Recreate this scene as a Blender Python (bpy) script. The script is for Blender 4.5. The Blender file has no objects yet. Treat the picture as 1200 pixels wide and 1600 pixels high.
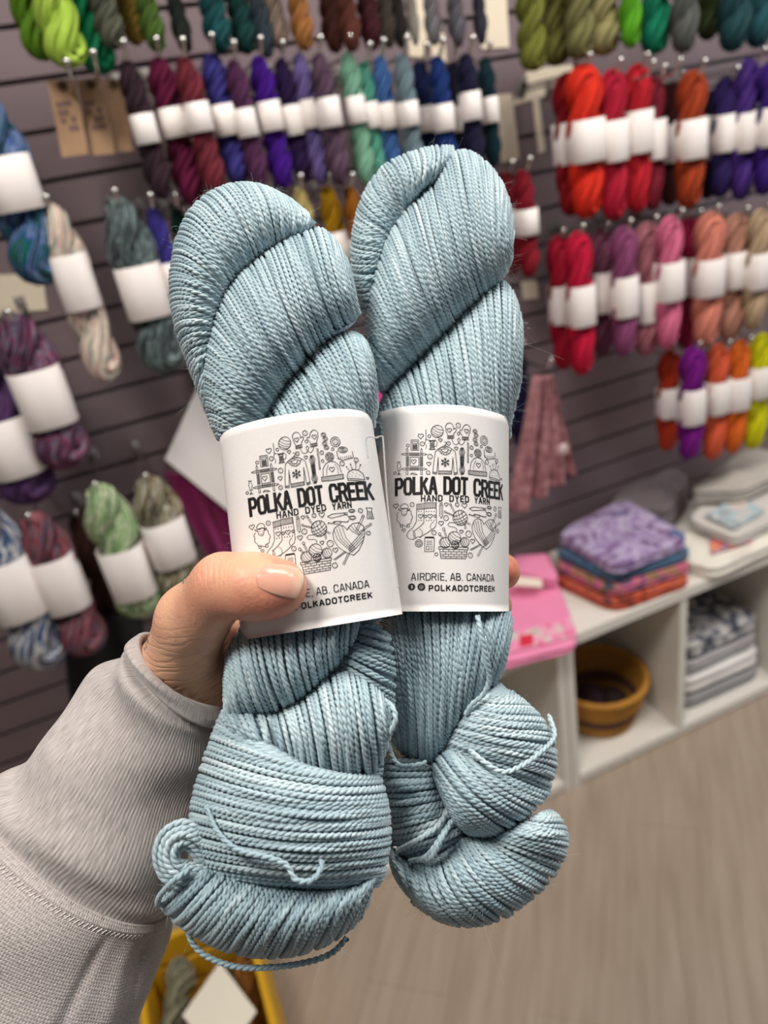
import bpy, math, random
import numpy as np
from mathutils import Matrix, Vector

random.seed(7)
RNG = np.random.default_rng(11)
SC = bpy.context.scene
COL = SC.collection

# ------------------------------------------------------------------ camera, world, lights, exposure
FPX = 1150.0                                   # focal length in pixels of the 1200x1600 frame
PITCH, YAW, ROLL, EYE = math.radians(27.0), math.radians(17.6), math.radians(10.3), 1.336
_z = np.array([0, 0, 1.0])
_fh = np.array([math.sin(YAW), math.cos(YAW), 0])
_r0 = np.array([math.cos(YAW), -math.sin(YAW), 0])
FWD = math.cos(PITCH) * _fh - math.sin(PITCH) * _z
_u0 = math.cos(PITCH) * _z + math.sin(PITCH) * _fh
RGT = math.cos(ROLL) * _r0 - math.sin(ROLL) * _u0
UPV = math.sin(ROLL) * _r0 + math.cos(ROLL) * _u0
EYEP = np.array([0, 0, EYE])

cam_d = bpy.data.cameras.new('camera')
cam_d.sensor_fit = 'VERTICAL'
cam_d.sensor_height = 36.0
cam_d.lens = FPX / 1600 * 36.0
cam_d.clip_start = 0.01
cam_d.dof.use_dof = True
cam_d.dof.focus_distance = 0.262
cam_d.dof.aperture_fstop = 8.6
cam = bpy.data.objects.new('camera', cam_d)
COL.objects.link(cam)
m = Matrix.Identity(4)
for i in range(3):
    m[i][0], m[i][1], m[i][2], m[i][3] = RGT[i], UPV[i], -FWD[i], EYEP[i]
cam.matrix_world = m
SC.camera = cam

world = bpy.data.worlds.new('shop_ambient')
SC.world = world
world.use_nodes = True
wb = world.node_tree.nodes['Background']
wb.inputs[0].default_value = (1.0, 0.97, 0.95, 1)
wb.inputs[1].default_value = 0.09


def area(name, loc, target, sx, sy, power, col):
    d = bpy.data.lights.new(name, 'AREA')
    d.shape = 'RECTANGLE'
    d.size, d.size_y, d.energy, d.color = sx, sy, power, col
    o = bpy.data.objects.new(name, d)
    COL.objects.link(o)
    o.location = loc
    o.rotation_euler = (Vector(target) - Vector(loc)).to_track_quat('-Z', 'Y').to_euler()
    return o


# ceiling panels of the shop and daylight from the shop window on the right
area('ceiling_lamp_near', (-0.42, 0.08, 2.45), (0.05, 0.35, 1.1), 0.5, 0.3, 20, (1.0, 0.94, 0.87))
area('ceiling_lamp_far', (0.9, 0.25, 2.5), (0.9, 1.1, 0.9), 1.2, 0.4, 25, (1.0, 0.95, 0.89))
area('ceiling_lamp_side', (2.3, 0.1, 2.5), (1.6, 1.0, 0.7), 1.0, 0.4, 18, (1.0, 0.95, 0.89))
area('shop_window', (2.6, -0.8, 1.5), (0.2, 0.3, 1.2), 1.2, 1.5, 8, (0.66, 0.82, 1.0))

vs = SC.view_settings
vs.view_transform = 'Standard'
vs.look = 'None'
vs.gamma = 1.0
vs.use_curve_mapping = False
vs.exposure = 0.0
SC.cycles.use_denoising = True
SC.cycles.max_bounces = 8

WALL, CUBF, CUBZ = 1.286, 0.992, 0.418          # slat wall plane, front of the shelf units, their top


# ------------------------------------------------------------------ geometry helpers
def ray(px, py):
    return FWD + (px - 600) / FPX * RGT - (py - 800) / FPX * UPV


def at_depth(px, py, d):
    return EYEP + ray(px, py) * d


def at_y(px, py, y):
    r = ray(px, py)
    return EYEP + r * (y / r[1])


def at_z(px, py, z):
    r = ray(px, py)
    return EYEP + r * ((z - EYE) / r[2])


def depth_of(p):
    return float(np.dot(np.asarray(p) - EYEP, FWD))


def project(p):
    d = np.asarray(p) - EYEP
    k = d @ FWD
    return 600 + FPX * (d @ RGT) / k, 800 - FPX * (d @ UPV) / k


def lin(c):
    return tuple(((v / 255) / 12.92 if v / 255 <= 0.04045 else ((v / 255 + 0.055) / 1.055) ** 2.4) for v in c)


def mesh_np(name, verts, faces, mat=None, parent=None, smooth=True, loc=None, uv=None, tone=None):
    """verts (n,3) in world space, faces (m,k) int array or a list of such arrays; the origin goes to loc."""
    verts = np.asarray(verts, dtype=np.float64)
    if loc is None:
        loc = np.zeros(3)
    loc = np.asarray(loc, dtype=np.float64)
    fl = faces if isinstance(faces, list) else [faces]
    fl = [np.asarray(f, dtype=np.int32) for f in fl if len(f)]
    me = bpy.data.meshes.new(name)
    me.vertices.add(len(verts))
    me.vertices.foreach_set('co', (verts - loc).astype(np.float32).ravel())
    loops = np.concatenate([f.ravel() for f in fl])
    tot = np.concatenate([np.full(len(f), f.shape[1], dtype=np.int32) for f in fl])
    st = np.concatenate([[0], np.cumsum(tot)[:-1]]).astype(np.int32)
    me.loops.add(len(loops))
    me.loops.foreach_set('vertex_index', loops.astype(np.int32))
    me.polygons.add(len(tot))
    me.polygons.foreach_set('loop_start', st)
    me.polygons.foreach_set('loop_total', tot)
    me.polygons.foreach_set('use_smooth', np.full(len(tot), bool(smooth)))
    if uv is not None:
        l = me.uv_layers.new(name='UVMap')
        l.data.foreach_set('uv', np.asarray(uv, dtype=np.float32)[loops].ravel())
    if tone is not None:
        a = me.attributes.new('tone', 'FLOAT', 'POINT')
        a.data.foreach_set('value', np.asarray(tone, dtype=np.float32))
    me.update(calc_edges=True)
    me.validate()
    o = bpy.data.objects.new(name, me)
    COL.objects.link(o)
    o.location = loc
    if mat:
        me.materials.append(mat)
    if parent:
        put_under(o, parent)
    return o


def put_under(o, parent):
    """Keep the child's world placement; parents here are only moved or turned, never scaled."""
    pm = world_of(parent)
    o.parent = parent
    o.matrix_parent_inverse = pm.inverted()


def world_of(o):
    b = Matrix.LocRotScale(o.location, o.rotation_euler, o.scale)
    if o.parent:
        return world_of(o.parent) @ o.matrix_parent_inverse @ b
    return b


def empty(name, loc, label, cat, group=None):
    o = bpy.data.objects.new(name, None)
    o.empty_display_size = 0.02
    COL.objects.link(o)
    o.location = loc
    return tag(o, label, cat, group)


def tag(o, label, cat, group=None):
    o['label'] = label
    o['category'] = cat
    if group:
        o['group'] = group
    return o


def struct(o):
    o['kind'] = 'structure'
    return o


class MB:
    """Collects simple shapes into one mesh."""

    def __init__(s):
        s.v, s.f4, s.f3, s.n = [], [], [], 0

    def add(s, v, f4=(), f3=()):
        v = np.asarray(v, dtype=float)
        s.v.append(v)
        if len(f4):
            s.f4.append(np.asarray(f4) + s.n)
        if len(f3):
            s.f3.append(np.asarray(f3) + s.n)
        s.n += len(v)
        return s

    def box(s, lo, hi, bev=0.0):
        (x0, y0, z0), (x1, y1, z1) = lo, hi
        b = min(bev, 0.45 * min(x1 - x0, y1 - y0, z1 - z0))
        if b <= 0:
            v = [(x, y, z) for x in (x0, x1) for y in (y0, y1) for z in (z0, z1)]
            return s.add(v, [(0, 1, 3, 2), (4, 6, 7, 5), (0, 4, 5, 1), (2, 3, 7, 6), (0, 2, 6, 4), (1, 5, 7, 3)])
        v, idx = [], {}
        for i, x in enumerate((x0, x1)):
            for j, y in enumerate((y0, y1)):
                for k, z in enumerate((z0, z1)):
                    sx, sy, sz = (1, -1)[i], (1, -1)[j], (1, -1)[k]
                    for a, p in enumerate(((x, y + sy * b, z + sz * b), (x + sx * b, y, z + sz * b), (x + sx * b, y + sy * b, z))):
                        idx[i, j, k, a] = len(v)
                        v.append(p)
        q, t = [], []
        for i in (0, 1):
            q.append([idx[i, 0, 0, 0], idx[i, 1, 0, 0], idx[i, 1, 1, 0], idx[i, 0, 1, 0]][::(-1 if i == 0 else 1)])
            q.append([idx[0, i, 0, 1], idx[1, i, 0, 1], idx[1, i, 1, 1], idx[0, i, 1, 1]][::(1 if i == 0 else -1)])
            q.append([idx[0, 0, i, 2], idx[1, 0, i, 2], idx[1, 1, i, 2], idx[0, 1, i, 2]][::(-1 if i == 0 else 1)])
        for i in (0, 1):
            for j in (0, 1):
                q.append([idx[i, j, 0, 0], idx[i, j, 1, 0], idx[i, j, 1, 1], idx[i, j, 0, 1]])
                q.append([idx[i, 0, j, 0], idx[i, 1, j, 0], idx[i, 1, j, 2], idx[i, 0, j, 2]])
                q.append([idx[0, i, j, 1], idx[1, i, j, 1], idx[1, i, j, 2], idx[0, i, j, 2]])
                for k in (0, 1):
                    t.append([idx[i, j, k, 0], idx[i, j, k, 1], idx[i, j, k, 2]])
        return s.add(v, q, t)

    def tube(s, pts, r, n=10, cap=True, close=False):
        v, f = tube_arrays(np.asarray(pts, float), r, n, close)
        f3 = []
        if cap and not close:
            c0, c1 = len(v), len(v) + 1
            m_ = len(pts)
            v = np.vstack([v, pts[0], pts[-1]])
            f3 = [(c0, (k + 1) % n, k) for k in range(n)] + [(c1, (m_ - 1) * n + k, (m_ - 1) * n + (k + 1) % n) for k in range(n)]
        return s.add(v, f, f3)

    def ball(s, c, r, n=12):
        r = np.broadcast_to(np.asarray(r, float), (3,))
        v = []
        for i in range(n + 1):
            th = math.pi * i / n
            for k in range(2 * n):
                ph = math.pi * k / n
                v.append((c[0] + r[0] * math.sin(th) * math.cos(ph), c[1] + r[1] * math.sin(th) * math.sin(ph), c[2] + r[2] * math.cos(th)))
        f = [(i * 2 * n + k, (i + 1) * 2 * n + k, (i + 1) * 2 * n + (k + 1) % (2 * n), i * 2 * n + (k + 1) % (2 * n)) for i in range(n) for k in range(2 * n)]
        return s.add(v, f)

    def lathe(s, c, prof, n=48):
        m_ = len(prof)
        v = [(c[0] + r * math.cos(2 * math.pi * k / n), c[1] + r * math.sin(2 * math.pi * k / n), c[2] + z) for r, z in prof for k in range(n)]
        f = [(i * n + k, i * n + (k + 1) % n, (i + 1) * n + (k + 1) % n, (i + 1) * n + k) for i in range(m_ - 1) for k in range(n)]
        return s.add(v, f)

    def build(s, name, mat, parent=None, smooth=True, loc=None):
        v = np.vstack(s.v)
        fl = []
        if s.f4:
            fl.append(np.vstack(s.f4))
        if s.f3:
            fl.append(np.vstack(s.f3))
        if loc is None:
            loc = (v.min(0) + v.max(0)) / 2
        return mesh_np(name, v, fl, mat, parent, smooth, loc)


def frames(p, close=False):
    t = np.gradient(p, axis=0)
    if close:
        t[0] = p[1] - p[-2]
        t[-1] = t[0]
    t /= np.linalg.norm(t, axis=1)[:, None] + 1e-12
    a = np.array([0.31, 0.22, 0.92])
    if abs(t[0] @ a) > 0.9:
        a = np.array([0.9, -0.3, 0.1])
    n = np.empty_like(p)
    n0 = a - (a @ t[0]) * t[0]
    n[0] = n0 / np.linalg.norm(n0)
    for i in range(1, len(p)):
        q = n[i - 1] - (n[i - 1] @ t[i]) * t[i]
        n[i] = q / (np.linalg.norm(q) + 1e-12)
    return t, n, np.cross(t, n)


def tube_arrays(p, r, n, close=False):
    t, nn, b = frames(p, close)
    r = np.broadcast_to(np.asarray(r, float), (len(p),))
    a = np.arange(n) * 2 * math.pi / n
    v = p[:, None, :] + r[:, None, None] * (np.cos(a)[None, :, None] * nn[:, None, :] + np.sin(a)[None, :, None] * b[:, None, :])
    m_ = len(p)
    i = np.arange(m_ - 1)[:, None]
    k = np.arange(n)[None, :]
    f = np.stack([i * n + k, i * n + (k + 1) % n, (i + 1) * n + (k + 1) % n, (i + 1) * n + k], -1).reshape(-1, 4)
    if close:
        f = np.vstack([f, np.stack([(m_ - 1) * n + k[0], (m_ - 1) * n + (k[0] + 1) % n, (k[0] + 1) % n, k[0]], -1)])
    return v.reshape(-1, 3), f


def resample(p, step):
    d = np.concatenate([[0], np.cumsum(np.linalg.norm(np.diff(p, axis=0), axis=1))])
    n = max(3, int(d[-1] / step) + 1)
    s = np.linspace(0, d[-1], n)
    return np.stack([np.interp(s, d, p[:, k]) for k in range(3)], 1), s


def spline(pts, n=12):
    p = np.asarray(pts, float)
    q = np.vstack([2 * p[0] - p[1], p, 2 * p[-1] - p[-2]])
    out = []
    for i in range(1, len(q) - 2):
        for t in np.linspace(0, 1, n, endpoint=False):
            out.append(0.5 * (2 * q[i] + (q[i + 1] - q[i - 1]) * t + (2 * q[i - 1] - 5 * q[i] + 4 * q[i + 1] - q[i + 2]) * t * t + (3 * q[i] - q[i - 1] - 3 * q[i + 1] + q[i + 2]) * t ** 3))
    out.append(p[-1])
    return np.array(out)


# ------------------------------------------------------------------ materials
class NT:
    def __init__(s, name):
        s.m = bpy.data.materials.new(name)
        s.m.use_nodes = True
        s.t = s.m.node_tree
        s.b = s.t.nodes['Principled BSDF']

    def node(s, kind, **kw):
        n = s.t.nodes.new(kind)
        for k, v in kw.items():
            setattr(n, k, v)
        return n

    def link(s, a, b):
        s.t.links.new(a, b)

    def set(s, **kw):
        for k, v in kw.items():
            s.b.inputs[k.replace('_', ' ')].default_value = v
        return s

    def ramp(s, fac, stops, interp='LINEAR'):
        r = s.node('ShaderNodeValToRGB')
        r.color_ramp.interpolation = interp
        el = r.color_ramp.elements
        while len(el) < len(stops):
            el.new(0.5)
        for e, (p, c) in zip(el, stops):
            e.position = p
            e.color = (*c, 1)
        s.link(fac, r.inputs[0])
        return r.outputs[0]

    def noise(s, vec, scale, detail=2, dist=0.0):
        n = s.node('ShaderNodeTexNoise')
        n.inputs['Scale'].default_value = scale
        n.inputs['Detail'].default_value = detail
        n.inputs['Distortion'].default_value = dist
        if vec is not None:
            s.link(vec, n.inputs['Vector'])
        return n.outputs['Fac']

    def coord(s, kind='Object'):
        return s.node('ShaderNodeTexCoord').outputs[kind]

    def scale(s, vec, sc, rot=(0, 0, 0), loc=(0, 0, 0)):
        n = s.node('ShaderNodeMapping')
        n.inputs['Scale'].default_value = sc
        n.inputs['Rotation'].default_value = rot
        n.inputs['Location'].default_value = loc
        s.link(vec, n.inputs['Vector'])
        return n.outputs[0]

    def math(s, op, a, b=None):
        n = s.node('ShaderNodeMath', operation=op)
        for i, v in enumerate((a, b)):
            if v is None:
                continue
            if isinstance(v, (int, float)):
                n.inputs[i].default_value = v
            else:
                s.link(v, n.inputs[i])
        return n.outputs[0]

    def mix(s, fac, a, b):
        n = s.node('ShaderNodeMix', data_type='RGBA')
        for sock, v in ((n.inputs[0], fac), (n.inputs[6], a), (n.inputs[7], b)):
            if isinstance(v, (int, float)):
                sock.default_value = v
            elif isinstance(v, tuple):
                sock.default_value = (*v, 1)
            else:
                s.link(v, sock)
        return n.outputs[2]

    def bump(s, h, strength, dist):
        n = s.node('ShaderNodeBump')
        n.inputs['Strength'].default_value = strength
        n.inputs['Distance'].default_value = dist
        s.link(h, n.inputs['Height'])
        s.link(n.outputs[0], s.b.inputs['Normal'])
        return n

    def color(s, sock):
        s.link(sock, s.b.inputs['Base Color'])


def plain(name, rgb, rough=0.6, metal=0.0, var=0.0):
    t = NT(name)
    c = lin(rgb)
    t.set(Roughness=rough, Metallic=metal)
    t.b.inputs['Base Color'].default_value = (*c, 1)
    if var:
        f = t.noise(t.coord(), 60, 3)
        t.color(t.mix(f, tuple(v * (1 - var) for v in c), tuple(min(1, v * (1 + var)) for v in c)))
    return t.m


# ------------------------------------------------------------------ the setting
def mat_wall():
    t = NT('mauve_slatwall_laminate')
    co = t.coord()
    f = t.noise(t.scale(co, (1.5, 1, 14)), 3, 4)
    t.color(t.mix(f, lin((112, 96, 101)), lin((124, 107, 111))))
    t.set(Roughness=0.5)
    return t.m


def mat_floor():
    t = NT('greige_wood_plank_vinyl')
    co = t.scale(t.coord(), (1, 1, 1), rot=(0, 0, math.radians(-52)))
    br = t.node('ShaderNodeTexBrick')
    br.offset = 0.37
    br.inputs['Color1'].default_value = (0.35, 0.35, 0.35, 1)
    br.inputs['Color2'].default_value = (0.65, 0.65, 0.65, 1)
    br.inputs['Mortar'].default_value = (0, 0, 0, 1)
    br.inputs['Scale'].default_value = 1.0
    br.inputs['Mortar Size'].default_value = 0.0015
    br.inputs['Brick Width'].default_value = 1.1
    br.inputs['Row Height'].default_value = 0.15
    t.link(co, br.inputs['Vector'])
    grain = t.noise(t.scale(co, (1.6, 17, 1)), 3.0, 6, 0.4)
    base = t.ramp(grain, [(0.25, lin((146, 129, 112))), (0.5, lin((162, 145, 128))), (0.78, lin((178, 162, 146)))])
    col = t.mix(0.25, base, t.ramp(br.outputs['Color'], [(0.0, lin((104, 92, 80))), (0.3, lin((150, 134, 119))), (0.7, lin((176, 161, 146)))]))
    t.color(col)
    t.set(Roughness=0.42)
    t.bump(grain, 0.1, 0.002)
    return t.m


def build_room():
    # slat wall: one extruded profile with real T-slot grooves every 64 mm
    step, gap, dep, lip = 0.0638, 0.0068, 0.012, 0.003
    g0 = at_y(130, 195, WALL)[2]
    zs = [g0 + k * step for k in range(-25, 24)]
    zs = [z for z in zs if 0.06 < z < 2.6]
    prof = [(WALL, 0.0)]
    for z in zs:
        prof += [(WALL, z - gap / 2), (WALL + lip, z - gap / 2), (WALL + lip, z - gap / 2 - 0.005), (WALL + dep, z - gap / 2 - 0.005),
                 (WALL + dep, z + gap / 2 + 0.005), (WALL + lip, z + gap / 2 + 0.005), (WALL + lip, z + gap / 2), (WALL, z + gap / 2)]
    prof += [(WALL, 2.7), (WALL + 0.03, 2.7), (WALL + 0.03, 0)]
    x0, x1 = -1.6, 3.2
    n = len(prof)
    v = [(x, y, z) for x in (x0, x1) for y, z in prof]
    f = [(k, (k + 1) % n, n + (k + 1) % n, n + k) for k in range(n)]
    struct(mesh_np('wall_back', v, np.array(f), mat_wall(), None, False, (0.8, WALL, 0)))
    b = MB().box((-1.7, -1.6, -0.03), (3.3, WALL + 0.03, 0.0))
    struct(b.build('floor', mat_floor(), None, False, (0, 0, 0)))
    b = MB().box((x0, WALL - 0.012, 0.0), (x1, WALL + 0.0, 0.055), 0.003)
    struct(b.build('baseboard_back', plain('white_paint_baseboard', (215, 210, 205), 0.4)))


WHITE_LAM = plain('white_laminate', (226, 221, 212), 0.35, 0, 0.02)


def shelf_unit(x0, x1, cuts, label):
    """open cube shelf: top, bottom, two sides, dividers and a back board"""
    y0, y1, T = CUBF, WALL - 0.015, 0.019
    root = empty('cube_shelf', ((x0 + x1) / 2, (y0 + y1) / 2, 0), label, 'shelf', 'white cube shelf units along the wall')
    g = 0.0008
    def part(name, lo, hi):
        MB().box(lo, hi, 0.0012).build(name, WHITE_LAM, root, False)
    part('top_board', (x0, y0 - 0.004, CUBZ - 0.026), (x1, y1, CUBZ))
    part('bottom_board', (x0 + T + g, y0, 0.012), (x1 - T - g, y1 - 0.006, 0.034))
    for a in (x0, x1 - T):
        part('side_panel', (a, y0, 0.0), (a + T, y1, CUBZ - 0.026 - g))
    for c in cuts:
        part('divider', (c - T / 2, y0, 0.034 + g), (c + T / 2, y1 - 0.006, CUBZ - 0.026 - g))
    part('plinth', (x0 + T + g, y0 + 0.004, 0.0), (x1 - T - g, y0 + 0.016, 0.012 - g))
    part('back_panel', (x0 + T + g, y1 - 0.005, 0.0345), (x1 - T - g, y1, CUBZ - 0.026 - g))
    return root


# ------------------------------------------------------------------ yarn on the wall
def yarn_mat(name, cols):
    t = NT(name)
    uv = t.coord('UV')
    oi = t.node('ShaderNodeObjectInfo').outputs['Random']
    off = t.node('ShaderNodeCombineXYZ')
    t.link(t.math('MULTIPLY', oi, 37.0), off.inputs[0])
    ad = t.node('ShaderNodeVectorMath', operation='ADD')
    t.link(uv, ad.inputs[0])
    t.link(off.outputs[0], ad.inputs[1])
    if len(cols) == 1:
        f = t.noise(t.scale(ad.outputs[0], (7, 14, 1)), 1.0, 3)
        c = tuple(v * 0.85 for v in lin(cols[0]))
        t.color(t.ramp(f, [(0.25, tuple(v * 0.72 for v in c)), (0.55, c), (0.8, tuple(min(1, v * 1.25 + 0.01) for v in c))]))
    else:
        f = t.noise(t.scale(ad.outputs[0], (9, 26, 1)), 1.0, 2, 0.6)
        k = len(cols)
        t.color(t.ramp(f, [(0.36 + 0.28 * i / (k - 1), lin(c)) for i, c in enumerate(cols)]))
    w = t.node('ShaderNodeTexWave', wave_type='BANDS', bands_direction='Y')
    w.inputs['Scale'].default_value = 2.6
    w.inputs['Distortion'].default_value = 1.2
    w.inputs['Detail'].default_value = 1
    t.link(t.scale(uv, (1.5, 1, 1)), w.inputs['Vector'])
    t.bump(w.outputs['Fac'], 1.0, 0.006)
    t.set(Roughness=0.75)
    t.b.inputs['Specular IOR Level'].default_value = 0.2
    return t.m


def skein_template(turns, rad, sep, tuck, loop):
    """unit hank, top at z = 0, bottom at z = -1, unit width 1 in x: two bundles twisted round each other, an open loop at the top
    and a tucked knot at the bottom"""
    n, k = 150, 22
    p, r = [], []
    for i in range(n):
        u = i / n
        side = 0 if u < 0.5 else 1
        s = (u * 2) if side == 0 else 2 - u * 2          # 0 at the bottom, 1 at the top
        z = -1 + tuck + s * (1 - tuck - loop)
        ph = turns * 2 * math.pi * s + math.pi * side + 0.4
        a = sep * (1.0 + 0.25 * math.exp(-((s - 0.03) / 0.09) ** 2)) * min(1.0, 0.35 + 7 * min(s, 1.02 - s))
        end = math.exp(-(s / 0.05) ** 2)
        top = math.exp(-((1 - s) / 0.05) ** 2)
        p.append((a * math.cos(ph), a * 0.9 * math.sin(ph), z - 0.03 * end + loop * 0.25 * top))
        r.append(rad * (1 + 0.22 * math.exp(-((s - 0.06) / 0.1) ** 2) - 0.12 * math.exp(-((s - 0.45) / 0.2) ** 2)))
    p, r = np.array(p), np.array(r)
    for _ in range(3):
        p = (np.roll(p, 1, 0) + 2 * p + np.roll(p, -1, 0)) / 4
    # lengths stay in the unit frame: widths are in x/y units, heights in z units
    pp = np.vstack([p, p[:1]])
    q = pp * np.array([1, 1, 3.6])
    t, nn, b = frames(q, True)
    a = np.arange(k + 1) * 2 * math.pi / k
    rr = np.append(r, r[0])
    v = q[:, None, :] + rr[:, None, None] * (np.cos(a)[None, :, None] * nn[:, None, :] + np.sin(a)[None, :, None] * b[:, None, :])
    v[:, :, 2] /= 3.6
    u = np.stack(np.meshgrid(np.linspace(0, 2, n + 1), np.linspace(0, 1, k + 1), indexing='ij'), -1)
    i = np.arange(n)[:, None]
    j = np.arange(k)[None, :]
    f = np.stack([i * (k + 1) + j, i * (k + 1) + j + 1, (i + 1) * (k + 1) + j + 1, (i + 1) * (k + 1) + j], -1).reshape(-1, 4)
    v = v.reshape(-1, 3)
    zmin, zmax = v[:, 2].min(), v[:, 2].max()
    v[:, 2] = (v[:, 2] - zmax) / (zmax - zmin)
    w = v[:, 0].max() - v[:, 0].min()
    v[:, :2] /= w
    return v, f, u.reshape(-1, 2)


TEMPL = {'m': skein_template(2.8, 0.30, 0.22, 0.05, 0.04), 'f': skein_template(1.5, 0.34, 0.23, 0.10, 0.06),
         'k': skein_template(1.25, 0.36, 0.25, 0.13, 0.07)}
BAND = None


def band_mat():
    t = NT('white_paper_band')
    co = t.coord()
    f = t.noise(t.scale(co, (260, 260, 420)), 1.0, 2)
    g = t.node('ShaderNodeSeparateXYZ')
    t.link(co, g.inputs[0])
    rows = t.math('GREATER_THAN', t.math('SINE', t.math('MULTIPLY', g.outputs[2], 900.0)), 0.1)
    zone = t.math('LESS_THAN', t.math('ABSOLUTE', g.outputs[2]), 0.013)
    xz = t.math('LESS_THAN', t.math('ABSOLUTE', g.outputs[0]), 0.014)
    k = t.math('MULTIPLY', t.math('MULTIPLY', rows, zone), t.math('MULTIPLY', xz, t.math('GREATER_THAN', f, 0.52)))
    t.color(t.mix(t.math('MULTIPLY', k, 0.5), lin((236, 228, 224)), lin((120, 112, 112))))
    t.set(Roughness=0.55)
    return t.m


BAND_MAT = band_mat()
CHROME = plain('chromed_steel', (205, 203, 200), 0.22, 1.0)
PLATE = plain('dull_zinc_plate', (120, 114, 112), 0.5, 0.6)
YARN_MESH, YARN_MATS = {}, {}


def yarn_mesh(kind):
    if kind not in YARN_MESH:
        v, f, uv = TEMPL[kind]
        o = mesh_np('yarn', v, f, None, None, True, None, uv)
        YARN_MESH[kind] = o.data
        o.data.materials.append(None)
        bpy.data.objects.remove(o)
    return YARN_MESH[kind]


def band_data():
    global BAND
    if BAND is None:
        n, h = 40, 0.5
        prof = [(1.0, -h), (1.0, h), (0.965, h), (0.965, -h), (1.0, -h)]
        a = np.arange(n) * 2 * math.pi / n
        # rounded-flat section, unit half width 1
        cx = np.sign(np.cos(a)) * np.abs(np.cos(a)) ** 0.75
        cy = np.sign(np.sin(a)) * np.abs(np.sin(a)) ** 0.75
        v = [(cx[k] * s, cy[k] * s, z) for s, z in prof[:4] for k in range(n)]
        f = [(i * n + k, i * n + (k + 1) % n, ((i + 1) % 4) * n + (k + 1) % n, ((i + 1) % 4) * n + k) for i in range(4) for k in range(n)]
        o = mesh_np('paper_band', v, np.array(f), BAND_MAT, None, True)
        BAND = o.data
        bpy.data.objects.remove(o)
    return BAND


TURN = [0]


def hook(x, y_tip, z, label):
    """a chromed slat wall peg: plate in the groove, a rod, an upturned round tip"""
    root = empty('wall_hook', (x, WALL, z), label, 'hook', 'chrome display hooks on the slat wall')
    MB().box((x - 0.008, WALL - 0.0035, z - 0.012), (x + 0.008, WALL - 0.0005, z + 0.016), 0.001).build('back_plate', PLATE, root)
    pts = spline([(x, WALL - 0.004, z), (x, (WALL + y_tip) / 2, z + 0.001), (x, y_tip + 0.02, z + 0.004), (x, y_tip + 0.004, z + 0.011), (x, y_tip - 0.004, z + 0.022)], 6)
    MB().tube(pts, 0.0026, 8).build('rod', CHROME, root)
    MB().ball(tuple(pts[-1]), 0.0046, 8).build('tip_ball', CHROME, root)


def plumb(xt, yt, yb, Y):
    """top point on the plane y = Y under the pixel (xt, yt) and the height below it that appears at row yb"""
    A = at_y(xt, yt, Y)
    lo, hi = A[2] - 0.6, A[2]
    for _ in range(40):
        mid = (lo + hi) / 2
        if project((A[0], Y, mid))[1] > yb:
            lo = mid
        else:
            hi = mid
    return A, A[2] - (lo + hi) / 2


def wall_skein(kind, xt, yt, yb, w, lab, cols, label, group, Y=1.11, hk=True, rot=None):
    TURN[0] += 1
    if kind != 'k':
        Y += 0.013 if TURN[0] % 2 else -0.013          # neighbours hang a little in front of each other
    A, L = plumb(xt, yt, yb, Y)
    D = depth_of((A[0], Y, A[2] - L / 2))
    W = w * D / FPX * (1.0 if kind == 'k' else 1.12)
    root = empty('yarn_skein', A, label, 'yarn skein', group)
    key = tuple(cols)
    if key not in YARN_MATS:
        YARN_MATS[key] = yarn_mat('hand_dyed_yarn', cols)
    o = bpy.data.objects.new('yarn', yarn_mesh(kind))
    COL.objects.link(o)
    rz = rot if rot is not None else RNG.uniform(-0.18, 0.18)
    dep = W * (0.8 if kind == 'm' else 0.66)
    o.scale = (W, dep, L)
    o.rotation_euler = (0, 0, rz)
    o.parent = root
    o.material_slots[0].link = 'OBJECT'
    o.material_slots[0].material = YARN_MATS[key]
    if lab:
        yc, h = lab
        _, dz = plumb(xt, yt, yc, Y)
        _, d0 = plumb(xt, yt, yc - h / 2, Y)
        _, d1 = plumb(xt, yt, yc + h / 2, Y)
        b = bpy.data.objects.new('paper_band', band_data())
        COL.objects.link(b)
        b.location = (0, 0, -dz)
        b.scale = (W * (0.44 if kind == 'm' else 0.46), dep * 0.66, d1 - d0)
        b.rotation_euler = (0, 0, RNG.uniform(-0.2, 0.2))
        b.parent = root
    if hk:
        zt = A[2] - (0.008 if kind == 'm' else 0.014)
        hook(A[0], Y - RNG.uniform(0.012, 0.03), zt, 'round-tipped chrome hook carrying the ' + label.split(' skein')[0] + ' skein')
    return root


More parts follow.
